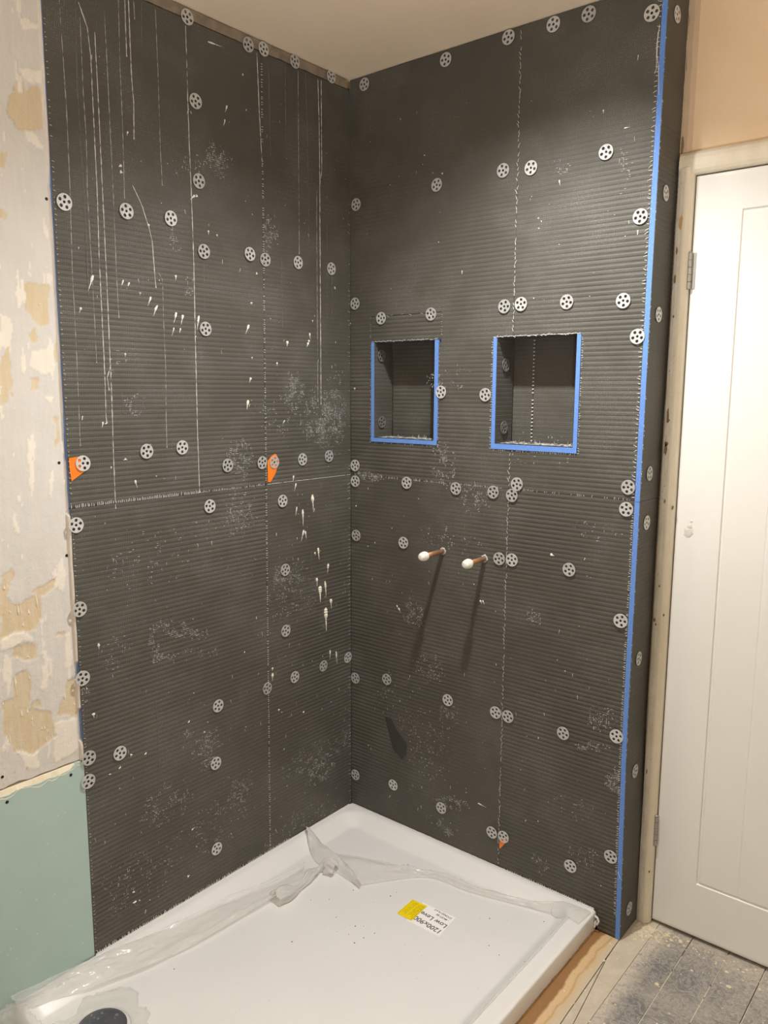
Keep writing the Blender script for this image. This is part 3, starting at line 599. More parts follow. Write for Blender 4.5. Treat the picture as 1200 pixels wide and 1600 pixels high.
for (y, z) in ((-1.029, .566), (-1.186, .561)):
    m = MB(); m.cyl((-.0026, y, z), (1, 0, 0), .0042, .0012, 12, r2=.0036); under(m.build('screw', M['screw']), pb)
m = MB()
for k in range(26):
    y, z = random.uniform(-1.25, -1.0), random.uniform(.08, .5)
    m.blob((-.0022, y, z), (1, 0, 0), random.uniform(.0008, .0022), .0006, 5)
tag(under(m.build('plaster_specks', M['white']), pb), kind='stuff')

# ------------------------------------------------------------------ tile backer boards
PITCH_R = .0126
def rib_h(u, z, seed):
    f = (z / PITCH_R) % 1.0
    prof = 1-abs(2*f-1); prof = min(1, prof*1.9)          # flat lands, narrow valleys
    a = .5+.75*fb((u*1.7+seed, z*1.7, seed*3.1), 3)
    fade = 1.0 if z < 1.9 else max(.1, 1-(z-1.9)*2.2)
    a = max(.12, min(1.15, a+.25))*fade
    return -.0015*(1-prof)*a + .0009*fb((u*5, z*5, seed), 2) - .0006
def board(name_label, P, u0, u1, z0, z1, holes=(), eL=None, eR=None, seed=0, core=True, name='tile_backer_board', ustep=.035, cat='backer board'):
    """one sheet: grey mesh facing with ripples over a blue foam core; holes are (u0,u1,z0,z1)"""
    def remap(u, z):
        if eL: u = u + (eL(z)-u0)*max(0, 1-(u-u0)/.10) if u-u0 < .10 else u
        if eR: u = u + (eR(z)-u1)*max(0, 1-(u1-u)/.10) if u1-u < .10 else u
        return u
    cu, cz = (u0+u1)/2, z0
    root = empty(name, P(cu, cz, 0), name_label, cat)
    us = {u0, u1}; zz = {z0, z1}
    for a, b, c, d in holes:
        us |= {min(max(a, u0), u1), min(max(b, u0), u1)}; zz |= {min(max(c, z0), z1), min(max(d, z0), z1)}
    zc = sorted(zz); uc = sorted(us)
    k = int(z0/PITCH_R)*6
    zz2 = set(zz)
    while k*PITCH_R/6 < z1:
        q = k*PITCH_R/6
        if z0+.0008 < q < z1-.0008 and min(abs(q-e) for e in zc) > .0008: zz2.add(q)
        k += 1
    us2 = set(us)
    for a, b in zip(uc, uc[1:]):
        nn = max(1, int((b-a)/ustep)); us2 |= {a+(b-a)*i/nn for i in range(nn)}
    def grid(us, zs, hf, nm, mat, back, smooth):
        us = sorted(us); zs = sorted(zs); idx = {}; V = []; UV = []; Fc = []
        def cell(i, j):
            if not (0 <= i < len(us)-1 and 0 <= j < len(zs)-1): return False
            x, z = (us[i]+us[i+1])/2, (zs[j]+zs[j+1])/2
            return not any(a < x < b and c < z < d for a, b, c, d in holes)
        def vt(i, j, s):
            if (i, j, s) not in idx:
                idx[i, j, s] = len(V); z = zs[j]; u = remap(us[i], z)
                V.append(P(u, z, hf(u, z) if s == 0 else back)); UV.append((u, z))
            return idx[i, j, s]
        for i in range(len(us)-1):
            for j in range(len(zs)-1):
                if not cell(i, j): continue
                q = (vt(i, j, 0), vt(i+1, j, 0), vt(i+1, j+1, 0), vt(i, j+1, 0)); Fc.append(q)
                for di, dj, e in ((0, -1, ((i, j), (i+1, j))), (0, 1, ((i+1, j+1), (i, j+1))), (-1, 0, ((i, j+1), (i, j))), (1, 0, ((i+1, j), (i+1, j+1)))):
                    if not cell(i+di, j+dj):
                        (a, b), (c, d) = e
                        Fc.append((vt(a, b, 2), vt(c, d, 2), vt(c, d, 3), vt(a, b, 3)))
        # rim vertices are separate so that the face shades smooth and the rim sharp
        for key, n in list(idx.items()):
            if key[2] == 2:
                z = zs[key[1]]; u = remap(us[key[0]], z); V[n] = P(u, z, hf(u, z))
        o = pyd(nm, V, Fc, mat, None, smooth, UV); return under(o, root)
    grid(us2, zz2, lambda u, z: rib_h(u, z, seed), 'facing', M['board'], -.0036, True)
    if core:
        cus = us | {u0+.1 if eL and u1-u0 > .3 else u0, u1-.1 if eR and u1-u0 > .3 else u1}
        czs = zz | ({.6, 1.0, 1.9} if (eL or eR) else set()); czs = {q for q in czs if z0 <= q <= z1}
        grid(cus, czs, lambda u, z: -.0038, 'foam_core', M['foam'], -.0125, False)
    return root
HN1 = (.0875, .3485, 1.3360, 1.6490); HN2 = (.5365, .8035, 1.3345, 1.6475); HOFF = (.0875, .3565, 1.640, 1.7285)
B = {}
SJ = 1.2215
B['LUo'] = board('wide grey backer board streaked with plaster runs, upper left wall', PL, -.993, -.3705, SJ+.0, 2.4115, eR=lambda z: seam_y(z)-.0006, seed=1)
B['LUi'] = board('narrower grey tile backer board on the upper left wall, next to the corner', PL, -.3705, -.0006, SJ+.003, 2.4115, eL=lambda z: seam_y(z)+.0006, seed=2)
B['LLo'] = board('wide grey tile backer board on the lower left wall, beside the green plasterboard', PL, -.993, -.379, .0600, SJ-.002, eR=lambda z: seam_y(z)-.0006, seed=3)
B['LLi'] = board('narrow grey tile backer board with cream splashes, lower left wall next to the corner', PL, -.379, -.0006, .0600, SJ+.0005, eL=lambda z: seam_y(z)+.0006, seed=4)
B['BUi'] = board('grey tile backer board around the smaller niche, upper right wall next to the corner', PB, .0002, .5985, SJ+.0021, 2.4405, holes=(HN1, HN2, HOFF), seed=5)
B['BUo'] = board('grey backer board with the larger niche at its foot, upper right wall', PB, .5997, .968, SJ+.0021, 2.4405, holes=(HN2,), eR=lambda z: edge_x(z), seed=6)
B['BLi'] = board('grey tile backer board pierced by two copper pipes, lower right wall next to the corner', PB, .0002, .5985, .0600, SJ+.0015, seed=7)
B['BLo'] = board('grey tile backer board reaching down to the floor, lower right wall beside the blue edge', PB, .5997, .968, .0005, SJ+.0015, holes=((.55, .9195, -.1, .0610),), eR=lambda z: edge_x(z), seed=8)
B['OFF'] = board('thin offcut of grey backer board let in just above the smaller niche', PB, .0887, .3553, 1.6492, 1.7272, seed=9, name='backer_board_offcut', ustep=.02)
# return beside the door: its blue end shows as the upright blue strip
def side_board(lbl, z0, z1, seed):
    root = empty('return_backer_board', (.978, .066, z0), lbl, 'backer board')
    zs = [z0+(z1-z0)*i/24 for i in range(25)]; V = []; Fc = []; UV = []
    for z in zs:
        a = edge_x(z)+.0006; b = a+.0142
        V += [(a, -.0008, z), (b-.0012, -.0008, z), (b-.0012, .131, z), (a, .131, z)]
    for i in range(24):
        q = i*4
        for k in range(4): Fc.append((q+k, q+(k+1) % 4, q+4+(k+1) % 4, q+4+k))
    Fc += [(3, 2, 1, 0), (96, 97, 98, 99)]
    under(pyd('foam_core', V, Fc, M['foam']), root)
    V = []; Fc = []; zs = []; k = int(z0/PITCH_R)*4; zs = [z0]
    while k*PITCH_R/4 < z1:
        if z0+.001 < k*PITCH_R/4 < z1-.001: zs.append(k*PITCH_R/4)
        k += 1
    zs.append(z1); ys = [-.0008+.132*i/5 for i in range(6)]
    for z in zs:
        b = edge_x(z)+.0148
        for y in ys: V.append((b+rib_h(y, z, seed)*.6+.0005, y, z)); UV.append((y, z))
    k = len(ys)
    for i in range(len(zs)-1):
        for j in range(k-1): a = i*k+j; Fc.append((a, a+1, a+k+1, a+k))
    n0 = len(V)
    for z in zs: V.append((edge_x(z)+.0134, -.0008, z)); UV.append((0, z))
    for i in range(len(zs)-1): Fc.append((n0+i, i*k, (i+1)*k, n0+i+1))
    under(pyd('facing', V, Fc, M['board'], None, False, UV), root)
    return root
B['SU'] = side_board('narrow upper backer board on the return beside the door, blue foam end showing', SJ+.0, 2.4405, 11)
B['SL'] = side_board('narrow lower backer board on the return beside the door, blue foam end showing', .001, SJ-.001, 12)

# fibre ends along cut edges
def fringe(root, P, pts, out, pitch=.0052, lo=.002, hi=.006, prob=.8, rad=.0004, mat='fibre', cross=0.0, name='mesh_fibres', h=.0004, skew=.6):
    m = MB(); nrm = Vector(NRM[P])
    for (a, b) in zip(pts, pts[1:]):
        L = math.hypot(b[0]-a[0], b[1]-a[1]); n = max(1, int(L/pitch))
        for i in range(n):
            if random.random() > prob: continue
            t = (i+random.uniform(-.2, .2))/n; u, z = a[0]+(b[0]-a[0])*t, a[1]+(b[1]-a[1])*t
            ln = random.uniform(lo, hi); s = random.uniform(-skew, skew)*ln
            du, dz = out; pu, pz = -dz, du
            p0 = P(u-du*cross*ln, z-dz*cross*ln, h); p1 = P(u+du*ln*.5+pu*s*.3, z+dz*ln*.5+pz*s*.3, h+.0004); p2 = P(u+du*ln+pu*s, z+dz*ln+pz*s, h+random.uniform(0, .001))
            m.sweep([p0, p1, p2], [rad*1.1, rad, rad*.5], nrm, 3)
    return tag(under(m.build(name, M[mat]), root), kind='stuff')
zl = lambda a, b, n=12: [a+(b-a)*i/n for i in range(n+1)]
# joints on the left wall
fringe(B['LUo'], PL, [(-.99, SJ-.001), (-.62, SJ-.001)], (0, 1), .0052, .006, .010, .97, .0009, 'fibre', 0, 'zip_fibres', .0002, .15)
fringe(B['LUo'], PL, [(-.62, SJ-.001), (-.375, SJ-.001)], (0, 1), .0052, .003, .008, .9, .0007, 'fibre', 0, 'joint_fibres', .0002, .3)
fringe(B['LUi'], PL, [(-.372, SJ+.002), (-.003, SJ+.002)], (1, 0), .006, .005, .009, .95, .0007, 'fibre', 0, 'joint_fibres', .0002, .1)
fringe(B['LUi'], PL, [(seam_y(z), z) for z in zl(1.23, 2.40)], (1, 0), .0065, .0025, .005, .72, .0007, 'fibre', .5)
fringe(B['LLi'], PL, [(seam_y(z), z) for z in zl(.07, 1.215)], (1, 0), .0065, .0025, .0045, .86, .0008, 'fibre', .5)
fringe(B['LLo'], PL, [(-.985, .0605), (-.30, .0605)], (0, 1), .0058, .005, .010, .95, .0012, 'fibre', 0, 'foot_fibres', .0006, .25)
fringe(B['LLo'], PL, [(-.9915, .07), (-.9915, 1.21)], (1, 0), .0125, .002, .006, .9, .0005)
fringe(B['LUo'], PL, [(-.9915, 1.23), (-.9915, 2.3)], (1, 0), .0125, .002, .006, .8, .0005)
fringe(B['LUi'], PL, [(-.004, 1.23), (-.004, 2.1)], (-1, 0), .0125, .002, .012, .55, .0004)
fringe(B['LLi'], PL, [(-.004, .07), (-.004, 1.21)], (-1, 0), .0126, .002, .016, .8, .0004)
# right wall
fringe(B['BUo'], PB, [(.599, 1.66), (.599, 2.43)], (0, 1), .012, .007, .012, .9, .0007)
fringe(B['BUo'], PB, [(.599, 1.23), (.599, 1.33)], (0, 1), .012, .007, .012, .9, .0007)
fringe(B['BLo'], PB, [(.599, .07), (.599, 1.215)], (0, 1), .011, .006, .011, .88, .0007)
fringe(B['BLi'], PB, [(.01, SJ+.0025), (.59, SJ+.0025)], (0, 1), .0056, .002, .006, .62, .0006, 'fibre', .5)
fringe(B['BLo'], PB, [(.61, SJ+.0025), (.96, SJ+.0025)], (0, 1), .0060, .002, .005, .5, .0006, 'fibre', .5)
fringe(B['BUo'], PB, [(edge_x(z)-.001, z) for z in zl(1.23, 2.42)], (-1, 0), .0105, .004, .010, .95, .0007)
fringe(B['BLo'], PB, [(edge_x(z)-.001, z) for z in zl(.07, 1.21)], (-1, 0), .0062, .003, .007, .9, .0006)
fringe(B['BLo'], PB, [(.62, .0605), (.915, .0605)], (0, 1), .0062, .004, .008, .85, .0009, 'fibre', 0, 'foot_fibres', .0006, .3)
fringe(B['BUi'], PB, [(.0868, 1.335), (.0868, 1.73)], (-1, 0), .0065, .001, .005, .75, .0005)
fringe(B['BUi'], PB, [(.0868, 1.335), (.349, 1.3353)], (0, -1), .0075, .002, .005, .5, .0005)
fringe(B['BUi'], PB, [(.3572, 1.65), (.3572, 1.727)], (1, 0), .0065, .001, .006, .8, .0006)
fringe(B['OFF'], PB, [(.09, 1.7275), (.355, 1.7275)], (1, 0), .014, .006, .012, .6, .0005)
fringe(B['BUi'], PB, [(.3495, 1.34), (.3495, 1.645)], (1, 0), .0065, .002, .006, .6, .0005)
fringe(B['OFF'], PB, [(.09, 1.6505), (.345, 1.6505)], (1, 0), .0058, .005, .008, .9, .0007)
fringe(B['BUi'], PB, [(.5358, 1.335), (.5358, 1.64)], (-1, 0), .0065, .002, .006, .85, .0006)
fringe(B['BUo'], PB, [(.8043, 1.335), (.8043, 1.645)], (1, 0), .0065, .002, .006, .85, .0006)
fringe(B['BUo'], PB, [(.60, 1.6485), (.80, 1.6485)], (1, 0), .0058, .005, .008, .95, .0008)
fringe(B['BUi'], PB, [(.538, 1.6485), (.598, 1.6485)], (1, 0), .0058, .005, .008, .95, .0008)
fringe(B['BUo'], PB, [(.60, 1.334), (.803, 1.334)], (0, -1), .0065, .002, .005, .8, .0006)
fringe(B['BUi'], PB, [(.54, 1.334), (.598, 1.334)], (0, -1), .0065, .002, .005, .8, .0006)
for z0, z1, nm in ((1.23, 2.42, 'SU'), (.01, 1.21, 'SL')):
    m = MB()
    for k in range(170):
        z = random.uniform(z0, z1); x = edge_x(z)+random.choice((.0016, .0148)); m.sweep([(x, -.0008, z), (x+random.uniform(-.002, .002), -.0018, z+random.uniform(-.003, .003))], [.0005, .0003], (0, -1, 0), 3)
    if nm == 'SU':
        m.sweep([(.9655, -.0025, 2.33), (.9660, -.003, 2.28), (.9700, -.0035, 2.26), (.9735, -.004, 2.22), (.976, -.0045, 2.19)], [.0008, .0007, .0007, .0006, .0004], (0, -1, 0), 4)
        m.sweep([(.9685, -.0025, 2.345), (.9640, -.003, 2.30), (.9665, -.0035, 2.25), (.9625, -.004, 2.24)], [.0008, .0007, .0007, .0006], (0, -1, 0), 4)
    else:
        m.sweep([(.976, -.0015, .20), (.983, -.004, .185), (.990, -.004, .182)], [.0006, .0006, .0004], (0, -1, 0), 4)
    tag(under(m.build('frayed_fibres', M['fibre']), B[nm]), kind='stuff')

# ------------------------------------------------------------------ niches
def face_slab(name, parent, origin, du, dv, dn, lu, lv, th, mat, ripple=0, seed=0):
    """thin slab: front face is lu x lv at origin, thickness th behind it (against dn)"""
    o_, du, dv, dn = Vector(origin), Vector(du), Vector(dv), Vector(dn); V = []; Fc = []; UV = []
    nv = max(2, int(lv/.0042)); nu = max(2, int(lu/.03))
    for i in range(nu+1):
        for j in range(nv+1):
            a, b = lu*i/nu, lv*j/nv
            h = (rib_h(a+seed, b+1.3, seed)*ripple) if ripple else 0
            V.append(tuple(o_+du*a+dv*b+dn*h)); UV.append((a+seed*.31, b))
    for i in range(nu):
        for j in range(nv): a = i*(nv+1)+j; Fc.append((a, a+nv+1, a+nv+2, a+1))
    n0 = len(V)
    for (a, b) in ((0, 0), (lu, 0), (lu, lv), (0, lv)):
        V.append(tuple(o_+du*a+dv*b-dn*.0016)); V.append(tuple(o_+du*a+dv*b-dn*th)); UV += [(a, b), (a, b)]
    for k in range(4):
        a, b = n0+2*k, n0+2*((k+1) % 4); Fc.append((a, b, b+1, a+1))
    Fc.append((n0+7, n0+5, n0+3, n0+1))
    return under(pyd(name, V, Fc, mat, None, False, UV), parent)
def blue_bar(name, parent, a, b):
    m = MB(); m.box(a, b); o = m.build(name, M['foam']); return under(o, parent)
def niche(lbl, x0, x1, z0, z1, wl, wr, wb, seam=None, seed=0, D=.092):
    root = empty('shower_niche', ((x0+x1)/2, .05, z0), lbl, 'niche', 'recessed niches in the right wall')
    F = .0012; bm_ = M['board']
    sp = face_slab('side_panel', root, (x0+wl, -.0004, z0+.0005), (0, 1, 0), (0, 0, 1), (1, 0, 0), D, z1-z0-.001, wl-.0025, bm_, .9, seed+1)
    blue_bar('foam_edge', root, (x0+.0008, -F, z0+.0004), (x0+wl-.0017, D, z1-.0008)).parent = sp
    sp2 = face_slab('side_panel', root, (x1-wr, D, z0+.0005), (0, -1, 0), (0, 0, 1), (-1, 0, 0), D+.0004, z1-z0-.001, wr-.0025, bm_, .9, seed+2)
    blue_bar('foam_edge', root, (x1-wr+.0017, -F, z0+.0004), (x1-.0008, D, z1-.0008)).parent = sp2
    sl = face_slab('sill_panel', root, (x0+wl+.0005, -.0004, z0+wb), (1, 0, 0), (0, 1, 0), (0, 0, 1), x1-x0-wl-wr-.001, D, wb-.004, bm_, 0, seed+3)
    blue_bar('foam_edge', root, (x0+.0008, -F-.0006, z0+.0008), (x1-.0008, D, z0+wb-.0018)).parent = sl
    face_slab('head_panel', root, (x0+.001, D, z1-.0005), (1, 0, 0), (0, -1, 0), (0, 0, -1), x1-x0-.002, D-.0135, .012, bm_, 0, seed+4)
    cuts = [x0+wl, x1-wr] if not seam else [x0+wl, seam, x1-wr]
    for a, b in zip(cuts, cuts[1:]):
        face_slab('back_panel', root, (a+.0006, D+.0005, z0+wb*.5), (1, 0, 0), (0, 0, 1), (0, -1, 0), b-a-.0012, z1-z0-wb*.5, .012, bm_, .7, seed+5)
    m = MB()
    if seam:
        z = z0+wb+.005
        while z < z1-.005:
            if random.random() < .92: m.sweep([(seam-.0025, D-.001, z), (seam+.0025, D-.001, z+.0008)], [.0015, .0013], (0, -1, 0), 4)
            z += .0105
    for k in range(26):        # ragged dust at the back of the sill
        x = random.uniform(x0+wl+.01, x1-wr-.01); zz = z0+wb
        if random.random() < .5: m.sweep([(x, D-.004, zz+.0005), (x+.001, D-.005, zz+random.uniform(.003, .010))], [.0007, .0004], (0, -1, 0), 3)
        else: m.blob((x, random.uniform(.01, D-.005), zz), (0, 0, 1), random.uniform(.001, .003), .0015, 5)
    tag(under(m.build('frayed_fibres', M['fibre']), root), kind='stuff')
    m = MB()
    for k in range(150): m.blob((random.uniform(x0+wl+.004, x1-wr-.004), random.uniform(.004, D-.004), z0+wb), (0, 0, 1), random.uniform(.0012, .0055), .0009, 6)
    tag(under(m.build('dust_crumbs', M['dusty']), root), kind='stuff')
    return root
niche('smaller recessed niche edged in blue foam, nearer the corner', .0875, .3485, 1.336, 1.649, .0138, .0150, .0150, None, 20)
niche('larger recessed niche edged in blue foam with a stitched seam down its back', .5365, .8035, 1.3345, 1.6475, .0138, .0142, .0175, .6165, 40)

# ------------------------------------------------------------------ plaster runs, splashes and scraped mesh
def pick(u, z, back=False):
    if back: return B['BUi' if u < .6 else 'BUo'] if z > SJ else B['BLi' if u < .6 else 'BLo']
    return B['LUo' if u < seam_y(z) else 'LUi'] if z > SJ else B['LLo' if u < seam_y(z) else 'LLi']
def resample(pts, step):
    out = [pts[0]]
    for a, b in zip(pts, pts[1:]):
        n = max(1, int(math.hypot(b[0]-a[0], b[1]-a[1])/step))
        out += [(a[0]+(b[0]-a[0])*i/n, a[1]+(b[1]-a[1])*i/n) for i in range(1, n+1)]
    return out
M['bright'] = simple('bright_plaster_run', (.52, .51, .475), .8, .3, 120)
for kind, pts in DRIPS:
    P = resample([(u, min(z, 2.405)) for u, z in pts], .0063); m = MB(); base = {'w': .00105, 'g': .0009, 'f': .0011}[kind]
    rr = []
    for i, (u, z) in enumerate(P):
        skip = {'w': .10, 'g': .28, 'f': .22}[kind]
        rr.append(.00018 if random.random() < skip*(.4+1.2*max(0, fb((u*40, z*9, 2), 2)+.5)) else base*random.uniform(.5, 1.45))
    rr[-1] = .0018 if kind != 'f' else .0005
    m.sweep([PL(u+random.uniform(-.0003, .0003), z, -.0005) for u, z in P], rr, (1, 0, 0), 4)
    under(m.build('plaster_run', M[{'w': 'bright', 'g': 'grey', 'f': 'faint'}[kind]], None), pick(*P[len(P)//2]))
spots = {}
def splat(a, b, r, P, back):
    L = max(.004, math.hypot(b[0]-a[0], b[1]-a[1])); n = max(4, int(L/.0028)); r = r*.0014; pts = []; rad = []
    for i in range(n+1):
        t = i/n; pts.append(P(a[0]+(b[0]-a[0])*t+random.uniform(-.0005, .0005), a[1]+(b[1]-a[1])*t, -.0005)); rad.append(r*(.35+1.25*math.sin(math.pi*min(1, t*1.5+.18))**1.2 if t < .55 else r*.5*(1.25-t))*random.uniform(.7, 1.2) if t < .55 else r*(1.15-t)*random.uniform(.5, 1.3))
    m = MB(); m.sweep(pts, rad, NRM[P], 5)
    key = pick(a[0], a[1], back)
    under(m.build('plaster_splash', M['cream'] if r > .0024 else M['white']), key)
for a, b, r in SPLATS: splat(a, b, r, PL, False)
for a, b, r in SPLATS_BACK: splat(a, b, r, PB, True)
def smear(c, hu, hz, rot, dens, P, back):
    """cement left in the mesh where a trowel was wiped: short crossing threads"""
    hu, hz = abs(hu)+1e-4, abs(hz)+1e-4; m = MB(); mh = MB(); nrm = NRM[P]; g = .0052; ca, sa = math.cos(math.radians(rot)), math.sin(math.radians(rot))
    R = int(max(hu, hz)/g)+2; sd = c[0]*77+c[1]*31
    for i in range(-R, R+1):
        for j in range(-R, R+1):
            u, z = round(c[0]/g)*g+i*g, round(c[1]/g)*g+j*g; du, dz = u-c[0], z-c[1]
            a, b = du*ca+dz*sa, -du*sa+dz*ca; q = (a/hu)**2+(b/hz)**2
            if q > 1.15: continue
            pr = min(.95, dens*1.5*(1.1-q)*(.6+1.9*fb((u*42, z*42, sd), 3)))
            if z < .065 or (not back and (u > -.004 or u < -.99)) or (back and (u < .004 or u > .962)): continue
            for k in (0, 1):
                x = random.random()
                if x < pr:
                    L = g*random.uniform(.75, 1.05); t = random.uniform(.0006, .0013)
                    p0, p1 = (P(u, z, -.0005), P(u+L, z, -.0005)) if k == 0 else (P(u, z, -.0005), P(u, z+L, -.0005))
                    (m if x < pr*.38 else mh).sweep([p0, p1], [t*.8, t*.8], nrm, 3)
    r = pick(c[0], c[1], back)
    if m.v: tag(under(m.build('scraped_cement', M['dusty']), r), kind='stuff')
    if mh.v: tag(under(mh.build('cement_film', M['haze']), r), kind='stuff')
for s in SMEARS: smear(*s, PL, False)
for s in SMEARS_BACK: smear(*s, PB, True)
for key, P, u0, u1, z0, z1, cnt in (('LUo', PL, -.98, -.39, 1.24, 2.38, 110), ('LUi', PL, -.36, -.02, 1.24, 2.3, 90), ('LLo', PL, -.98, -.40, .09, 1.2, 260), ('LLi', PL, -.37, -.02, .09, 1.2, 240),
                                   ('BUi', PB, .02, .52, 1.74, 2.3, 30), ('BUo', PB, .62, .95, 1.68, 2.35, 45), ('BLi', PB, .02, .58, .09, 1.2, 130), ('BLo', PB, .62, .94, .09, 1.2, 70)):
    m = MB()
    for k in range(cnt):
        u, z = random.uniform(u0, u1), random.uniform(z0, z1)
        if fb((u*7, z*7, 33), 2) < -.15: continue
        r = min(.0019, random.expovariate(1/.0005)+.0004)
        if random.random() < .7: m.blob(P(u, z, -.0006), NRM[P], r, r*.7, 5)
        else: m.sweep([P(u, z, -.0004), P(u+random.uniform(-.003, .003), z-random.uniform(.003, .012), -.0004)], [r*.8, r*.4], NRM[P], 3)
    tag(under(m.build('plaster_specks', M['white']), B[key]), kind='stuff')

V = DARK_PATCH  # thin smooth dark polygon laid over the ribs
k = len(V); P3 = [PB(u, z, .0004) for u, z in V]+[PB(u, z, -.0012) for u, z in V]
under(pyd('dark_patch', P3, [tuple(range(k))]+[(i, k+i, k+(i+1) % k, (i+1) % k) for i in range(k)], simple('dark_patch_grey', (.036, .034, .030), .6, .2, 40, .2)), B['BLi'])

# ------------------------------------------------------------------ washers
def washer_mesh():
    cu = bpy.data.curves.new('washer_curve', 'CURVE'); cu.dimensions = '2D'; cu.fill_mode = 'BOTH'; cu.extrude = .00045; cu.bevel_depth = .0002; cu.bevel_resolution = 0
    def circ(cx, cy, r, n):
        s = cu.splines.new('POLY'); s.points.add(n-1); s.use_cyclic_u = True
        for i in range(n):
            t = 2*math.pi*i/n; s.points[i].co = (cx+r*math.cos(t), cy+r*math.sin(t), 0, 1)
    circ(0, 0, .0186, 40); circ(0, 0, .0034, 12)
    for k in range(5):
        t = 2*math.pi*k/5; circ(.0116*math.cos(t), .0116*math.sin(t), .0041, 14)
    ob = bpy.data.objects.new('washer_tmp', cu); COL.objects.link(ob)
    dg = bpy.context.evaluated_depsgraph_get(); dg.update()
    me = bpy.data.meshes.new_from_object(ob.evaluated_get(dg)); bpy.data.objects.remove(ob); bpy.data.curves.remove(cu)
    for v in me.vertices:       # slightly dished towards the screw
        d = math.hypot(v.co.x, v.co.y); v.co.z += .0016*(d/.0186)**2*.0 + .0009*(1-(1-min(1, d/.0186))**1.5) - .0002
    me.name = 'fixing_washer'; me.materials.clear(); me.update(); return me
WM = washer_mesh(); WM.materials.append(M['steel']); WM2 = WM.copy(); WM2.materials.clear(); WM2.materials.append(M['steel_dull'])
m = MB(); m.lathe((0, 0, -.001), (0, 0, 1), [(0, .0033), (.0013, .0033), (.0019, .0026), (.0017, .0012), (.0012, .0010)], 10); scr0 = m.build('screw', M['screw'])
def wall_matrix(kind, u, z):
    h = .0019
    if kind == 'B': loc, ex, n_ = PB(u, z, h), Vector((1, 0, 0)), Vector((0, -1, 0))
    elif kind == 'L': loc, ex, n_ = PL(u, z, h), Vector((0, 1, 0)), Vector((1, 0, 0))
    elif kind == 'S': loc, ex, n_ = (edge_x(z)+.0148+h, u, z), Vector((0, 1, 0)), Vector((1, 0, 0))
    else: loc, ex, n_ = (kind+h, u, z), Vector((0, 1, 0)), Vector((1, 0, 0))
    ey = n_.cross(ex); a = random.uniform(0, 6.28)
    tl = Vector((random.gauss(0, .02), random.gauss(0, .02))); n2 = (n_+ex*tl.x+ey*tl.y).normalized(); ex2 = (ex-n2*ex.dot(n2)).normalized(); ey2 = n2.cross(ex2)
    x = ex2*math.cos(a)+ey2*math.sin(a); y = n2.cross(x)
    return Matrix(((x.x, y.x, n2.x, loc[0]), (x.y, y.y, n2.y, loc[1]), (x.z, y.z, n2.z, loc[2]), (0, 0, 0, 1)))
w0 = None
for kind, u, z, lab in WASHERS:
    if w0 is None: w0 = o = bpy.data.objects.new('fixing_washer', WM); COL.objects.link(o); s = scr0; s.parent = o
    else:
        o = w0.copy(); COL.objects.link(o); s = scr0.copy(); COL.objects.link(s); s.parent = o
    if not isinstance(kind, str) : o.data = WM2
    tag(o, lab, 'washer', 'perforated fixing washers on the backer boards'); o.matrix_world = wall_matrix(kind, u, z)

# orange tags caught under three washers
def tagpiece(lbl, P, polys):
    m = MB(); nrm = Vector(NRM[P])
    for poly, h in polys:
        n0 = len(m.v); k = len(poly)
        m.v += [P(u, z, h) for u, z in poly] + [P(u, z, h-.0007) for u, z in poly]
        m.f += [tuple(range(n0, n0+k)), tuple(range(n0+k, n0+2*k))[::-1]] + [(n0+i, n0+k+i, n0+k+(i+1) % k, n0+(i+1) % k) for i in range(k)]; m.m += [0]*(k+2)
    o = m.build('orange_tag', M['orange']); return tag(o, lbl, 'tag', 'orange plastic tags under the washers')
t1 = tagpiece('folded orange plastic tag under a washer at the plaster edge, left wall', PL, [([(-.990, 1.3395), (-.965, 1.3415), (-.952, 1.333), (-.957, 1.321), (-.9585, 1.3165), (-.952, 1.305), (-.970, 1.295), (-.9865, 1.2845), (-.990, 1.3165), (-.9875, 1.3175), (-.990, 1.3185)], .0009)])
t2 = tagpiece('long pointed orange plastic tag under a washer at the upright joint, left wall', PL, [([(-.3690, 1.292), (-.352, 1.3065), (-.3385, 1.312), (-.3325, 1.309), (-.327, 1.296), (-.327, 1.278), (-.340, 1.250), (-.3585, 1.2290), (-.3690, 1.2300)], .0009)])
t3 = tagpiece('small orange plastic tag under the lower washer at the foot of the right wall', PB, [([(.602, .158), (.632, .170), (.624, .150), (.605, .1225), (.602, .1240)], .0009)])

# ------------------------------------------------------------------ copper pipes with white push-fit stops
def pipe(lbl, x, z, dz, L, dx=0.0):
    root = empty('copper_pipe', (x, 0, z), lbl, 'pipe', 'capped copper pipes in the right wall')
    ax = Vector((dx, -1, dz)).normalized()
    m = MB(); m.lathe(Vector((x, 0, z))-ax*.011, ax, [(0, .0075), (L+.011, .0075)], 20); under(m.build('tube', M['copper'], None, True), root)
    for p in root.children: p.data.polygons.foreach_set('use_smooth', [len(f.vertices) == 4 for f in p.data.polygons])
    c = Vector((x, 0, z))+ax*(L-.014)
    prof = [(0, .0085), (.0008, .0122), (.0060, .0138), (.0068, .0120), (.0082, .0120), (.0090, .0140), (.0140, .0136), (.0148, .0116), (.0162, .0116), (.0170, .0132), (.0215, .0122), (.0223, .0102), (.0236, .0100), (.0244, .0112), (.0280, .0092), (.0300, .0060), (.0305, .003)]
    m = MB(); m.lathe(c, ax, prof, 28); under(m.build('stop_end', M['capw'], None, False), root)
    m = MB()
    for k in range(16):
        t = k*.393+random.uniform(-.1, .1); m.blob((x+math.cos(t)*.0085, 0.0, z+math.sin(t)*.0085), (0, -1, 0), random.uniform(.0025, .0045), random.uniform(.0015, .0035), 6)
    tag(under(m.build('sealant_collar', M['putty']), root), kind='stuff')
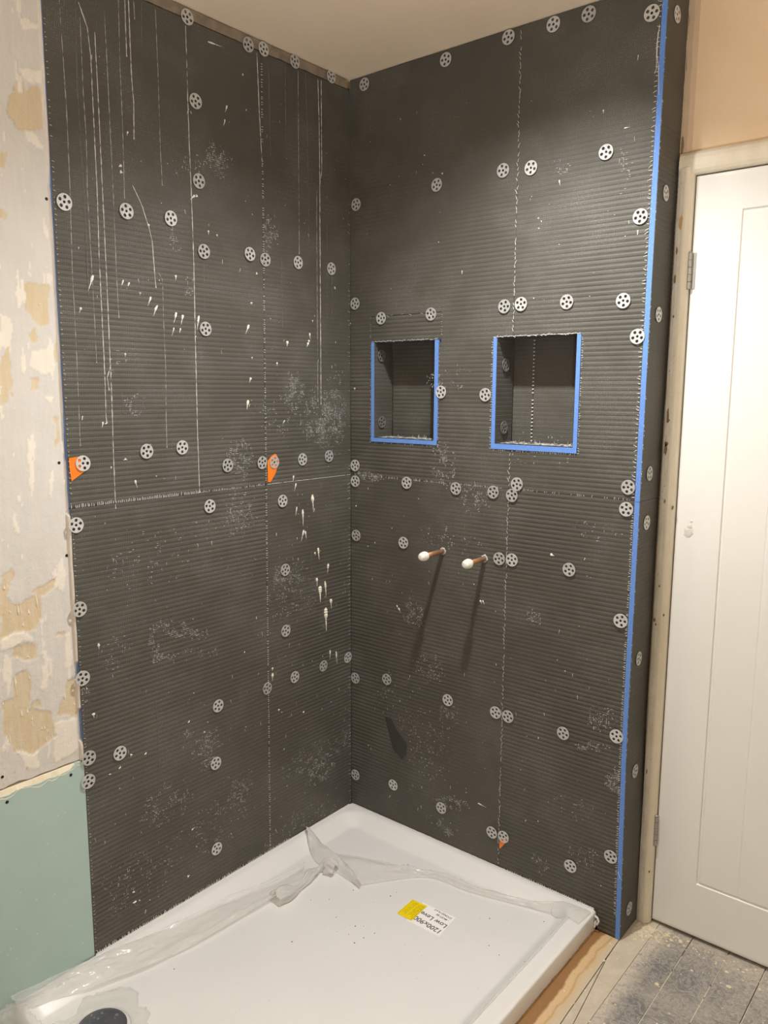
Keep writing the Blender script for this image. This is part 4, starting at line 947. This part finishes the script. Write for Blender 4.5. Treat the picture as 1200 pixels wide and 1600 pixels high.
pipe('left of the two capped copper pipes below the niches, nearer the corner', .3755, 1.0145, -.005, .100)
pipe('right of the two capped copper pipes below the niches, nearer the upright joint', .5245, 1.0120, -.010, .092)

# ------------------------------------------------------------------ shower tray
TX0, TX1, TY0, TY1 = .0015, .9175, -1.2, -.0022
def smooth(t): t = max(0, min(1, t)); return t*t*(3-2*t)
def tray_z(x, y):
    r = .080; ax0, ax1, ay0, ay1 = TX0+.012, TX1-.047, TY0-.045, TY1-.012
    cx, cy = (ax0+ax1)/2, (ay0+ay1)/2; hx, hy = (ax1-ax0)/2, (ay1-ay0)/2
    qx, qy = abs(x-cx)-hx+r, abs(y-cy)-hy+r
    sd = math.hypot(max(qx, 0), max(qy, 0))+min(max(qx, qy), 0)-r
    t = max(0, min(1, -sd/(.060-.024*smooth((x-.6)/.3)))); q = .14
    t = t*t/(2*q) if t < q else (1-q-(1-t)**2/(2*q) if t > 1-q else t-q/2)
    z = .0585-.0310*t/(1-q)
    if TX1-x < .010: z -= (.010-(TX1-x))**2*38
    dw = math.hypot(x-.19, y+1.10); z -= .003*smooth(1-dw/.35)
    return z
def refine(a, b, n, ends):
    s = {a, b} | {a+(b-a)*i/n for i in range(n)}
    for e in ends: s |= {a+e, b-e}
    return sorted(s)
xs_ = refine(TX0, TX1, 150, (.001, .002, .0035, .005, .007, .009)); ys_ = refine(TY0, TY1, 190, (.002, .006))
V = []; Fc = []; k = len(ys_)
for x in xs_:
    for y in ys_: V.append((x, y, tray_z(x, y)))
for i in range(len(xs_)-1):
    for j in range(k-1): a = i*k+j; Fc.append((a, a+k, a+k+1, a+1))
n0 = len(V); i = len(xs_)-1
for j in range(k): V += [(TX1+.0012, ys_[j], tray_z(TX1, ys_[j])-.005), (TX1+.0004, ys_[j], .0002)]
for j in range(k-1):
    a, b = i*k+j, i*k+j+1; Fc += [(a, n0+2*j, n0+2*j+2, b), (n0+2*j, n0+2*j+1, n0+2*j+3, n0+2*j+2)]
n1 = len(V)
for i in range(len(xs_)): V.append((xs_[i], TY0, .0002))
for i in range(len(xs_)-1): Fc.append((i*k, n1+i, n1+i+1, (i+1)*k))
n2 = len(V)
for i in range(len(xs_)): V.append((xs_[i], TY1, .0002))
for i in range(len(xs_)-1): Fc.append((i*k+k-1, (i+1)*k+k-1, n2+i+1, n2+i))
tray = empty('shower_tray', (.46, -.6, 0), 'low white rectangular shower tray in the corner, partly covered by torn film', 'shower tray')
under(pyd('basin', V, Fc, M['tray'], None, True), tray)
# mastic bead of packing under the right rim
m = MB(); y = -.02
while y > -1.19:
    ln = random.uniform(.02, .06); m.box((TX1+.0006, y-ln, -.0003), (TX1+random.uniform(.002, .004), y, random.uniform(.002, .005))); y -= ln
tag(under(m.build('bedding_mortar', simple('brown_bedding', (.36, .22, .09), .85, .3, 90, .4)), tray), kind='stuff')
for P, rng in ((PL, [(-.992+.01*i, 0) for i in range(99)]), (PB, [(.004+.0102*i, 0) for i in range(90)])):
    m = MB(); m.sweep([P(u, .0592+.0005*fb((u*40, 1, 2), 2), .0006) for u, _ in rng], [.0021+.0006*fb((u*60, 3, 1), 2) for u, _ in rng], NRM[P], 5); under(m.build('white_bead', M['white'], None, True), tray)  # continuous white line where the tray meets the walls
# grit on the tray
m = MB()
for x, y in DEBRIS: m.blob((x, y, tray_z(x, y)), (0, 0, 1), random.uniform(.0011, .0024), random.uniform(.001, .002), 6)
for k in range(40):
    x, y = random.uniform(.15, .85), random.uniform(-.9, -.15); m.blob((x, y, tray_z(x, y)), (0, 0, 1), random.uniform(.0004, .0011), .0008, 5)
tag(m.build('grit', M['grit_gap']), 'dark specks of grit scattered on the white shower tray', 'grit', None, 'stuff')
# waste cover
WX, WY = .199, -1.098; wz = tray_z(WX, WY)
wc = empty('waste_cover', (WX, WY, wz), 'round dark grey waste cover with water drops, near the front of the tray', 'drain cover')
m = MB(); m.lathe((WX, WY, wz+.0003), (0, 0, 1), [(0, .050), (.006, .052), (.008, .0565), (.0105, .0570), (.0125, .0555), (.0138, .046), (.0148, .028), (.0152, .008)], 56); o = under(m.build('cover_disc', M['waste'], None, True), wc)
m = MB()
for k in range(70):
    t, r = random.uniform(0, 6.28), .052*math.sqrt(random.random()); zz = wz+.0003+.0152-.0018*(r/.05)**3
    s = min(.005, random.expovariate(1/.0014)+.0008); m.blob((WX+math.cos(t)*r, WY+math.sin(t)*r, zz-.0004), (0, 0, 1), s, s*.5, 9)
tag(under(m.build('water_drops', M['drop'], None, True), wc), kind='stuff')
# labels
def surf_z(x, y, e): return tray_z(x, y)+e
def sheet(name, poly, e, mat, parent=None, th=.0003):
    k = len(poly); V = [(x, y, surf_z(x, y, e+th)) for x, y in poly]+[(x, y, surf_z(x, y, e)) for x, y in poly]
    f = [tuple(range(k)), tuple(range(k, 2*k))[::-1]] + [(i, k+i, k+(i+1) % k, (i+1) % k) for i in range(k)]
    return pyd(name, V, f, mat, parent)
white_l = sheet('white_label', [(.6185, -.337), (.6085, -.2425), (.4975, -.2480), (.5075, -.3400)], .0002, M['paper'])
tag(white_l, 'white paper label printed with a size, stuck on the shower tray beside the yellow sticker', 'label')
yel = sheet('yellow_sticker', [(.521, -.3335), (.5165, -.2535), (.4655, -.2570), (.4695, -.3345)], .0008, M['yellow'])
tag(yel, 'small yellow sticker overlapping the end of the white label on the shower tray', 'sticker')
def text(name, s, x, y, size, mat, parent, e, rot=math.radians(176.5), xs=1.0):
    cu = bpy.data.curves.new(name, 'FONT'); cu.body = s; cu.size = size; cu.extrude = .0001; cu.offset = size*.012; cu.resolution_u = 3
    ob = bpy.data.objects.new('text_tmp', cu); COL.objects.link(ob); bpy.context.view_layer.update()
    dg = bpy.context.evaluated_depsgraph_get(); me = bpy.data.meshes.new_from_object(ob.evaluated_get(dg)); bpy.data.objects.remove(ob); bpy.data.curves.remove(cu)
    me.transform(Matrix.Diagonal((xs, 1, 1, 1))); me.transform(Matrix.Rotation(rot, 4, 'Z')); me.transform(Matrix.Translation((x, y, surf_z(x, y, e)))); me.materials.clear()
    return link(name, me, mat, parent)
text('size_print', '1200x900', .6135, -.3130, .0245, M['ink'], white_l, .00065, xs=.98)
text('type_print', 'Low Level', .6115, -.2850, .0235, M['ink'], white_l, .00065, xs=1.0)
text('storage_print', '- MUST BE', .6020, -.2650, .0098, M['ink'], white_l, .00065)
text('storage_print', 'STORED FLAT', .6030, -.2515, .0098, M['ink'], white_l, .00065)
m = MB()           # the sticker's fine print, too small to read in the photograph
for k, (y0, y1, xa, xb, th) in enumerate(((-.330, -.258, .4715, .4722, 0), (-.330, -.258, .5155, .5168, 0))):
    m.box((xa, y0, surf_z(.49, -.3, .0011)), (xb, y1, surf_z(.49, -.3, .00125)))
for x in (.478, .483, .488, .497, .502, .507, .511):
    y = -.325+random.uniform(0, .01)
    while y < -.265:
        L = random.uniform(.004, .014); m.box((x, y, surf_z(.49, -.3, .0011)), (x+random.uniform(.0009, .0018), min(y+L, -.262), surf_z(.49, -.3, .00125))); y += L+.0025
tag(m.build('fine_print', M['inky'], yel), kind='stuff')

# ------------------------------------------------------------------ torn protective film
film = empty('protective_film', (.2, -.4, .04), 'clear protective film torn away and bunched along the back edges of the tray', 'plastic film')
def poly_at(pts, t):
    n = len(pts)-1; f = t*n; i = min(int(f), n-1); f -= i
    def cr(a, b, c, d): return .5*((2*b)+(-a+c)*f+(2*a-5*b+4*c-d)*f*f+(-a+3*b-3*c+d)*f**3)
    g = lambda k: pts[max(0, min(n, k))]
    return tuple(cr(g(i-1)[q], g(i)[q], g(i+1)[q], g(i+2)[q]) for q in range(len(pts[0])))
def ribbon(name, A, Bp, nl, nc, arch, wr, seed, lift=.0015, prof=None, mat='film'):
    V = []; Fc = []
    for i in range(nl+1):
        t = i/nl; a, b = poly_at(A, t), poly_at(Bp, t)
        for j in range(nc+1):
            s = j/nc; x, y = a[0]+(b[0]-a[0])*s, a[1]+(b[1]-a[1])*s
            zx = a[2]+(b[2]-a[2])*s if len(a) == 3 else None
            e = math.sin(math.pi*s)
            fold = fb((t*nl*.055+seed, s*4.2, seed), 3)*wr + abs(fb((t*9+seed*2, s*7+t*3, seed+4), 3))*wr*.8
            zz = tray_z(min(max(x, TX0), TX1), min(max(y, TY0), TY1))+lift+abs(fold)*(.25+e)+arch*(prof(s, t) if prof else e)
            if zx is not None: zz = max(zz, zx+fold*.5)
            x = max(x+fold*.35, .004); y = min(y+fold*.2, -.004)
            V.append((x, y, zz))
    for i in range(nl):
        for j in range(nc): a = i*(nc+1)+j; Fc.append((a, a+1, a+nc+2, a+nc+1))
    o = under(pyd(name, V, Fc, M[mat], None, False), film)
    md = o.modifiers.new('thickness', 'SOLIDIFY'); md.thickness = .0003
    o.data.polygons.foreach_set('use_smooth', [random.random() < 2 for _ in o.data.polygons]); return o
fold2 = lambda s, t: .8*math.exp(-((s-.28-.15*math.sin(t*5))/.16)**2)+.9*math.exp(-((s-.74+.1*math.sin(t*7))/.15)**2)
ribbon('film_fold', FILM_LEFT_UP, FILM_LEFT_LOW, 150, 16, .012, .012, 1.3, prof=fold2)
ribbon('film_fold', FILM_BACK_UP, FILM_BACK_LOW, 120, 14, .010, .008, 4.1, prof=lambda s, t: .3+.9*math.exp(-((s-.35)/.25)**2)*(1 if t > .3 else .6))
ribbon('film_flap', FILM_TRI_A, FILM_TRI_B, 50, 10, .020, .008, 7.7, prof=lambda s, t: math.sin(math.pi*min(1, s+.12)), mat='bunched')
m = MB()
K = [poly_at([(x, y) for x, y in FILM_KNOT], i/46) for i in range(47)]; NS = 26
for i, (x, y) in enumerate(K):
    t = i/46; R0 = .020-.010*math.sin(math.pi*min(1, t*1.1))+.004*math.sin(t*17)
    p, q = K[max(0, i-1)], K[min(46, i+1)]; d = Vector((q[0]-p[0], q[1]-p[1], 0)).normalized(); b = Vector((-d.y, d.x, 0))
    zc = tray_z(max(x, .01), y)+R0*.75+.002
    for j in range(NS):
        a = 2*math.pi*j/NS; r = R0*(1+.26*math.sin(5*a+t*11)+.16*math.sin(8*a-t*17)); m.v.append(tuple(Vector((x, y, max(zc, 0)))+b*math.cos(a)*r+Vector((0, 0, max(math.sin(a)*r, -R0*.72)))))
for i in range(46):
    for j in range(NS): a, b2 = i*NS+j, i*NS+(j+1) % NS; m.f.append((a, b2, b2+NS, a+NS)); m.m.append(0)
under(m.build('film_knot', M['bunched'], None, True), film)
ribbon('film_edge', [(.800, -.030), (.850, -.022), (.905, -.018), (.912, -.030)], [(.812, -.062), (.845, -.075), (.880, -.085), (.908, -.090)], 40, 8, .004, .004, 9.2)
ribbon('film_edge', [(.874, -.075), (.876, -.3), (.872, -.6), (.874, -.9)], [(.858, -.085), (.864, -.3), (.860, -.6), (.862, -.9)], 110, 6, .002, .003, 12.5)
ribbon('film_edge', [(.006, -1.185, .066), (.05, -1.192, .066), (.10, -1.196, .064), (.15, -1.196, .062)], [(.006, -1.262, .062), (.04, -1.256, .058), (.09, -1.240, .060), (.15, -1.215, .060)], 40, 10, .006, .014, 21.3)
# curled end poking past the tray corner
m = MB(); pts = [(.9205, -.012, .050), (.928, -.0105, .046), (.932, -.010, .036), (.9285, -.010, .026), (.9245, -.011, .030), (.926, -.012, .039), (.9225, -.012, .030), (.922, -.011, .016)]
for ofs in (0, .004):
    m.sweep([(a, b-ofs, c) for a, b, c in pts], [.0022]*len(pts), (0, -1, 0), 4)
under(m.build('film_curl', simple('white_film_curl', (.78, .76, .72), .3), None), film)
# film still stuck around the waste
tf = empty('torn_film_patch', (WX, WY, wz), 'jagged patch of clear film left around the waste cover', 'plastic film')
V = []; Fc = []; n = 96
key = [math.atan2(y-WY, x-WX) for x, y in FILM_PATCH]
for i in range(n):
    t = 2*math.pi*i/n; base = .118+.018*math.sin(3*t+1)+.010*math.sin(7*t)+.012*fb((math.cos(t)*3, math.sin(t)*3, 5), 3)
    for j in range(7):
        r = .064+(base-.064)*j/6; x, y = WX+math.cos(t)*r, WY+math.sin(t)*r
        x = max(x, .012); y = max(y, -1.195); zz = tray_z(x, y)+.001+(.005*math.exp(-((j-1)/1.2)**2)+.0035*abs(fb((x*38, y*38, 2), 3)))+(.002 if j == 6 else 0)
        V.append((x, y, zz))
for i in range(n):
    for j in range(6): a, b = i*7+j, ((i+1) % n)*7+j; Fc.append((a, a+1, b+1, b))
o = under(pyd('film_sheet', V, Fc, M['film'], None, True), tf); md = o.modifiers.new('thickness', 'SOLIDIFY'); md.thickness = .0003

# ------------------------------------------------------------------ door and frame
DX0, DX1, DZ0, DZ1, DY = 1.0295, 1.7915, .010, 2.0265, .1330
GX0, GX1, GZ0, GZ1 = 1.1465, 1.6745, .1685, 1.931
gx = [GX0+(GX1-GX0)*i/5 for i in range(6)]
def groove(d, w, dep): return -dep*smooth(1-abs(d)/w)
def door_h(x, z):
    h = 0
    inx, inz = GX0-.004 < x < GX1+.004, GZ0-.004 < z < GZ1+.004
    if inx and inz:
        d = min(abs(x-GX0), abs(x-GX1), abs(z-GZ0), abs(z-GZ1)); h = min(h, groove(d, .0075, .0050))
        for g in gx[1:-1]: h = min(h, groove(x-g, .0045, .0032))
        if min(x-GX0, GX1-x, z-GZ0, GZ1-z) > 0: h = min(h, -.0012)
    return h
xs2 = {DX0, DX0+.002, DX1, DX1-.002}; zs2 = {DZ0, DZ0+.002, DZ1-.002, DZ1}
for g in gx: xs2 |= {g+d for d in (-.012, -.0075, -.0058, -.004, -.0025, -.001, .001, .0025, .004, .0058, .0075, .012)}
for g in (GZ0, GZ1): zs2 |= {g+d for d in (-.012, -.0075, -.0058, -.004, -.0025, -.001, .001, .0025, .004, .0058, .0075, .012)}
for i in range(40): zs2.add(DZ0+.01+(DZ1-DZ0-.02)*i/39)
xs2, zs2 = sorted(xs2), sorted(zs2); V = []; Fc = []; k = len(zs2)
for x in xs2:
    for z in zs2: V.append((x, DY-door_h(x, z)+(.0012 if x in (DX0, DX1) or z in (DZ0, DZ1) else 0), z))
for i in range(len(xs2)-1):
    for j in range(k-1): a = i*k+j; Fc.append((a, a+k, a+k+1, a+1))
n0 = len(V); V += [(x, DY+.026, z) for x in (DX0, DX1) for z in (DZ0, DZ1)]
e = [(0, n0), (k-1, n0+1), ((len(xs2)-1)*k, n0+2), ((len(xs2)-1)*k+k-1, n0+3)]
Fc += [tuple([j for j in range(k)]+[n0+1, n0]), tuple([(len(xs2)-1)*k+j for j in range(k)][::-1]+[n0+2, n0+3]), tuple([i*k for i in range(len(xs2))][::-1]+[n0, n0+2]), tuple([i*k+k-1 for i in range(len(xs2))]+[n0+3, n0+1]), (n0, n0+1, n0+3, n0+2)]
door = struct(empty('door_1', (DX0, DY, 0), None, None))
o = under(pyd('door_leaf', V, Fc, M['door'], None, True), door)
md = o.modifiers.new('sharp', 'EDGE_SPLIT'); md.split_angle = math.radians(50)
FS = simple('filler_smear', (.62, .60, .53), .7, .08, 60, .3)
for x, z, r in ((1.064, 1.135, .014), (1.069, 1.165, .004), (1.0668, 1.1505, .007)):
    m = MB(); m.blob((x, DY-.0002, z), (0, -1, 0), r, .0014, 11); under(m.build('filler_patch', FS), door)
for zc in (1.799, .283):
    m = MB(); m.cyl((1.0275, DY-.0075, zc-.045), (0, 0, 1), .0030, .0905, 12); h = m.build('hinge', M['hinge']); under(h, door)
    for k in range(5):
        m = MB(); m.cyl((1.0275, DY-.0075, zc-.044+k*.0178), (0, 0, 1), .0052, .0162, 14); m.build('knuckle', M['hinge'], h)
    m = MB(); m.box((1.0290, DY-.0018, zc-.044), (1.0405 if zc > 1 else 1.0315, DY-.0002, zc+.044)); m.build('hinge_leaf', M['hinge'], h)
    m = MB(); m.cyl((1.0275, DY-.0075, zc+.0452), (0, 0, 1), .0052, .0022, 12, r2=.003); m.build('pin_cap', M['hinge'], h)
    m = MB(); m.box((1.0205, DY-.0055, zc-.044), (1.0262, DY-.0035, zc+.044)); m.build('hinge_leaf', M['hinge'], h)
def frame(name, prof, path_z=None, path_x=None, mats=(0,), mat=None, jag=0):
    V = []; Fc = []; mi = []; k = len(prof); N_ = 60
    for i in range(N_+1):
        t = i/N_
        for q, (a, y) in enumerate(prof):
            w_ = jag*fb((t*60, q*3.3, 7), 3)*(1 if q < 3 else .15)
            V.append((a+w_, y+w_*.5, path_z[0]+(path_z[1]-path_z[0])*t) if path_z else (path_x[0]+(path_x[1]-path_x[0])*t, y+w_*.5, a+w_))
    for i in range(N_):
        for q in range(k-1):
            a = i*k+q; Fc.append((a, a+1, a+k+1, a+k)); mi.append(mats[q] if len(mats) > 1 else 0)
    Fc += [tuple(range(k))[::-1], tuple(N_*k+q for q in range(k))]; mi += [0, 0]
    o = pyd(name, V, Fc, mat, None, False); o.data.polygons.foreach_set('material_index', mi); return o
jamb = frame('trim_1', [(.9875, .140), (.9870, .1235), (.9905, .1165), (.9990, .1130), (1.0085, .1115), (1.0130, .1120), (1.0180, .1150), (1.0232, .1200), (1.0262, .1275), (1.0268, .158)], path_z=(.0, 2.046), mats=(1, 1, 1, 1, 0, 0, 0, 0, 0), mat=[M['cream_paint'], M['rough']], jag=.0009)
struct(jamb)
head = frame('trim_2', [(2.0850, .1345), (2.0830, .1240), (2.0760, .1180), (2.0650, .1150), (2.0500, .1145), (2.0400, .1165), (2.0330, .1215), (2.0300, .1285), (2.0298, .158)], path_x=(.9900, 1.85), mats=(1, 0, 0, 0, 0, 0, 0, 0), mat=[M['cream_paint'], M['rough']], jag=.0008)
struct(head)
m = MB(); m.box((1.0265, .1375, 0), (1.0285, .158, 2.03)); m.box((1.0265, .160, .0), (1.80, .1605, .012)); m.build('door_rebate', M['grit_gap'], jamb)  # dark strips filling the gaps beside and under the door
def chip(z, x, w_, h_, mat):
    yy = .1128 if x < 1.01 else .1155
    k = 10; poly = []
    for i in range(k):
        t = 2*math.pi*i/k; poly.append((x+math.cos(t)*w_*random.uniform(.6, 1.2), z+math.sin(t)*h_*random.uniform(.6, 1.2)))
    V = [(a, yy-.0021, b) for a, b in poly]+[(a, yy+.003, b) for a, b in poly]
    f = [tuple(range(k))[::-1]] + [(i, (i+1) % k, k+(i+1) % k, k+i) for i in range(k)]
    pyd('paint_chip', V, f, mat, jamb)
for z, x, a, b, t in ((1.440, .9995, .0030, .016, 0), (1.425, 1.0005, .0045, .006, 0), (1.350, .9985, .0040, .017, 0), (1.364, .9995, .0050, .007, 0), (1.918, 1.004, .0055, .017, 1), (1.849, .998, .0022, .009, 0), (1.779, .997, .0024, .013, 0), (1.688, .999, .0018, .004, 0), (1.214, 1.004, .0020, .005, 0), (1.198, 1.0245, .0018, .006, 0), (.985, 1.003, .0016, .004, 0), (.907, 1.018, .0018, .004, 0), (.889, .995, .0028, .005, 0), (.878, .999, .0018, .004, 0), (.455, .998, .0014, .008, 0), (.16, 1.02, .0015, .003, 0)):
    chip(z, x, a, b, M['chip_tan' if t else 'chip'])
# ragged plaster arris above the jamb
V = []; Fc = []; n = 60
for i in range(n+1):
    z = 2.078+(CEIL-2.078)*i/n; j = .0055*fb((z*22, 2, 1), 4)
    V += [(.9858, .1346, z), (.9872+j, .1300, z), (1.002+.4*j, .1292, z), (1.0135, .1346, z)]
for i in range(n):
    for q in range(3): a = i*4+q; Fc.append((a, a+1, a+5, a+4))
pyd('plaster_arris', V, Fc, plaster('darker_plaster', (.50, .36, .235), (.58, .43, .29), 8), wall_door)
# dark hole at the foot of that arris
m = MB(); m.sweep([(.990, .1298, 2.125), (.9915, .1285, 2.105), (.9905, .1290, 2.085)], [.002, .0035, .002], (0, -1, 0), 5); m.build('plaster_chip', M['chip'], wall_door)

# ------------------------------------------------------------------ lamps out of frame: the tray downlight, then added fill lights
def downlight(x, y, power, lbl, size=140, blend=1.0):
    root = empty('ceiling_downlight', (x, y, CEIL), lbl, 'downlight', 'recessed ceiling downlights')
    m = MB(); m.lathe((x, y, CEIL+.002), (0, 0, -1), [(0, .046), (.003, .046), (.006, .040), (.006, .032), (-.004+.006, .030)], 32); under(m.build('bezel', M['lampw']), root)
    m = MB(); m.cyl((x, y, CEIL-.0028), (0, 0, 1), .0295, .001, 28); under(m.build('lens', M['glow']), root)
    l = bpy.data.lights.new('downlight_beam', 'SPOT'); l.energy = power; l.color = WARM; l.spot_size = math.radians(size); l.spot_blend = blend; l.shadow_soft_size = .018
    lo = bpy.data.objects.new('downlight_beam', l); COL.objects.link(lo); lo.location = (x, y, CEIL-.012); under(lo, root)
downlight(.79, -.53, SPOT_POWER, 'round recessed ceiling downlight above the shower tray')
downlight(1.85, -1.25, FILL_POWER, 'added fill downlight, recessed in the ceiling in front of the door')
downlight(.79, -2.1, FILL_POWER, 'added fill downlight, recessed in the ceiling behind the tray, by the left wall')
downlight(1.75, -2.3, FILL_POWER, 'added fill downlight, recessed in the ceiling in the far half of the room')
fl = empty('added_uplight', (2.1, -2.25, 0), 'builder\'s floodlight on a low stand on the floor, turned up to the ceiling', 'added light')
m = MB(); m.box((2.0, -2.33, .20), (2.2, -2.17, .245)); under(bevel(m.build('housing', M['screw']), .006), fl)
m = MB(); m.box((2.012, -2.318, .2452), (2.188, -2.182, .2475)); under(m.build('lens', M['glow']), fl)
for s in (-1, 1):
    m = MB(); m.box((2.1+s*.103-.004, -2.26, .0), (2.1+s*.103+.004, -2.24, .225)); m.box((2.1+s*.103-.006, -2.37, .0), (2.1+s*.103+.006, -2.13, .012)); under(m.build('leg', M['hinge']), fl)
l = bpy.data.lights.new('added_uplight_beam', 'SPOT'); l.energy = UPLIGHT_POWER; l.color = WARM; l.spot_size = math.radians(118); l.spot_blend = .75; l.shadow_soft_size = .06
lo = bpy.data.objects.new('added_uplight_beam', l); COL.objects.link(lo); lo.location = (2.1, -2.25, .262); lo.rotation_euler = Vector((-.22, .30, 1)).to_track_quat('-Z', 'Y').to_euler(); under(lo, fl)
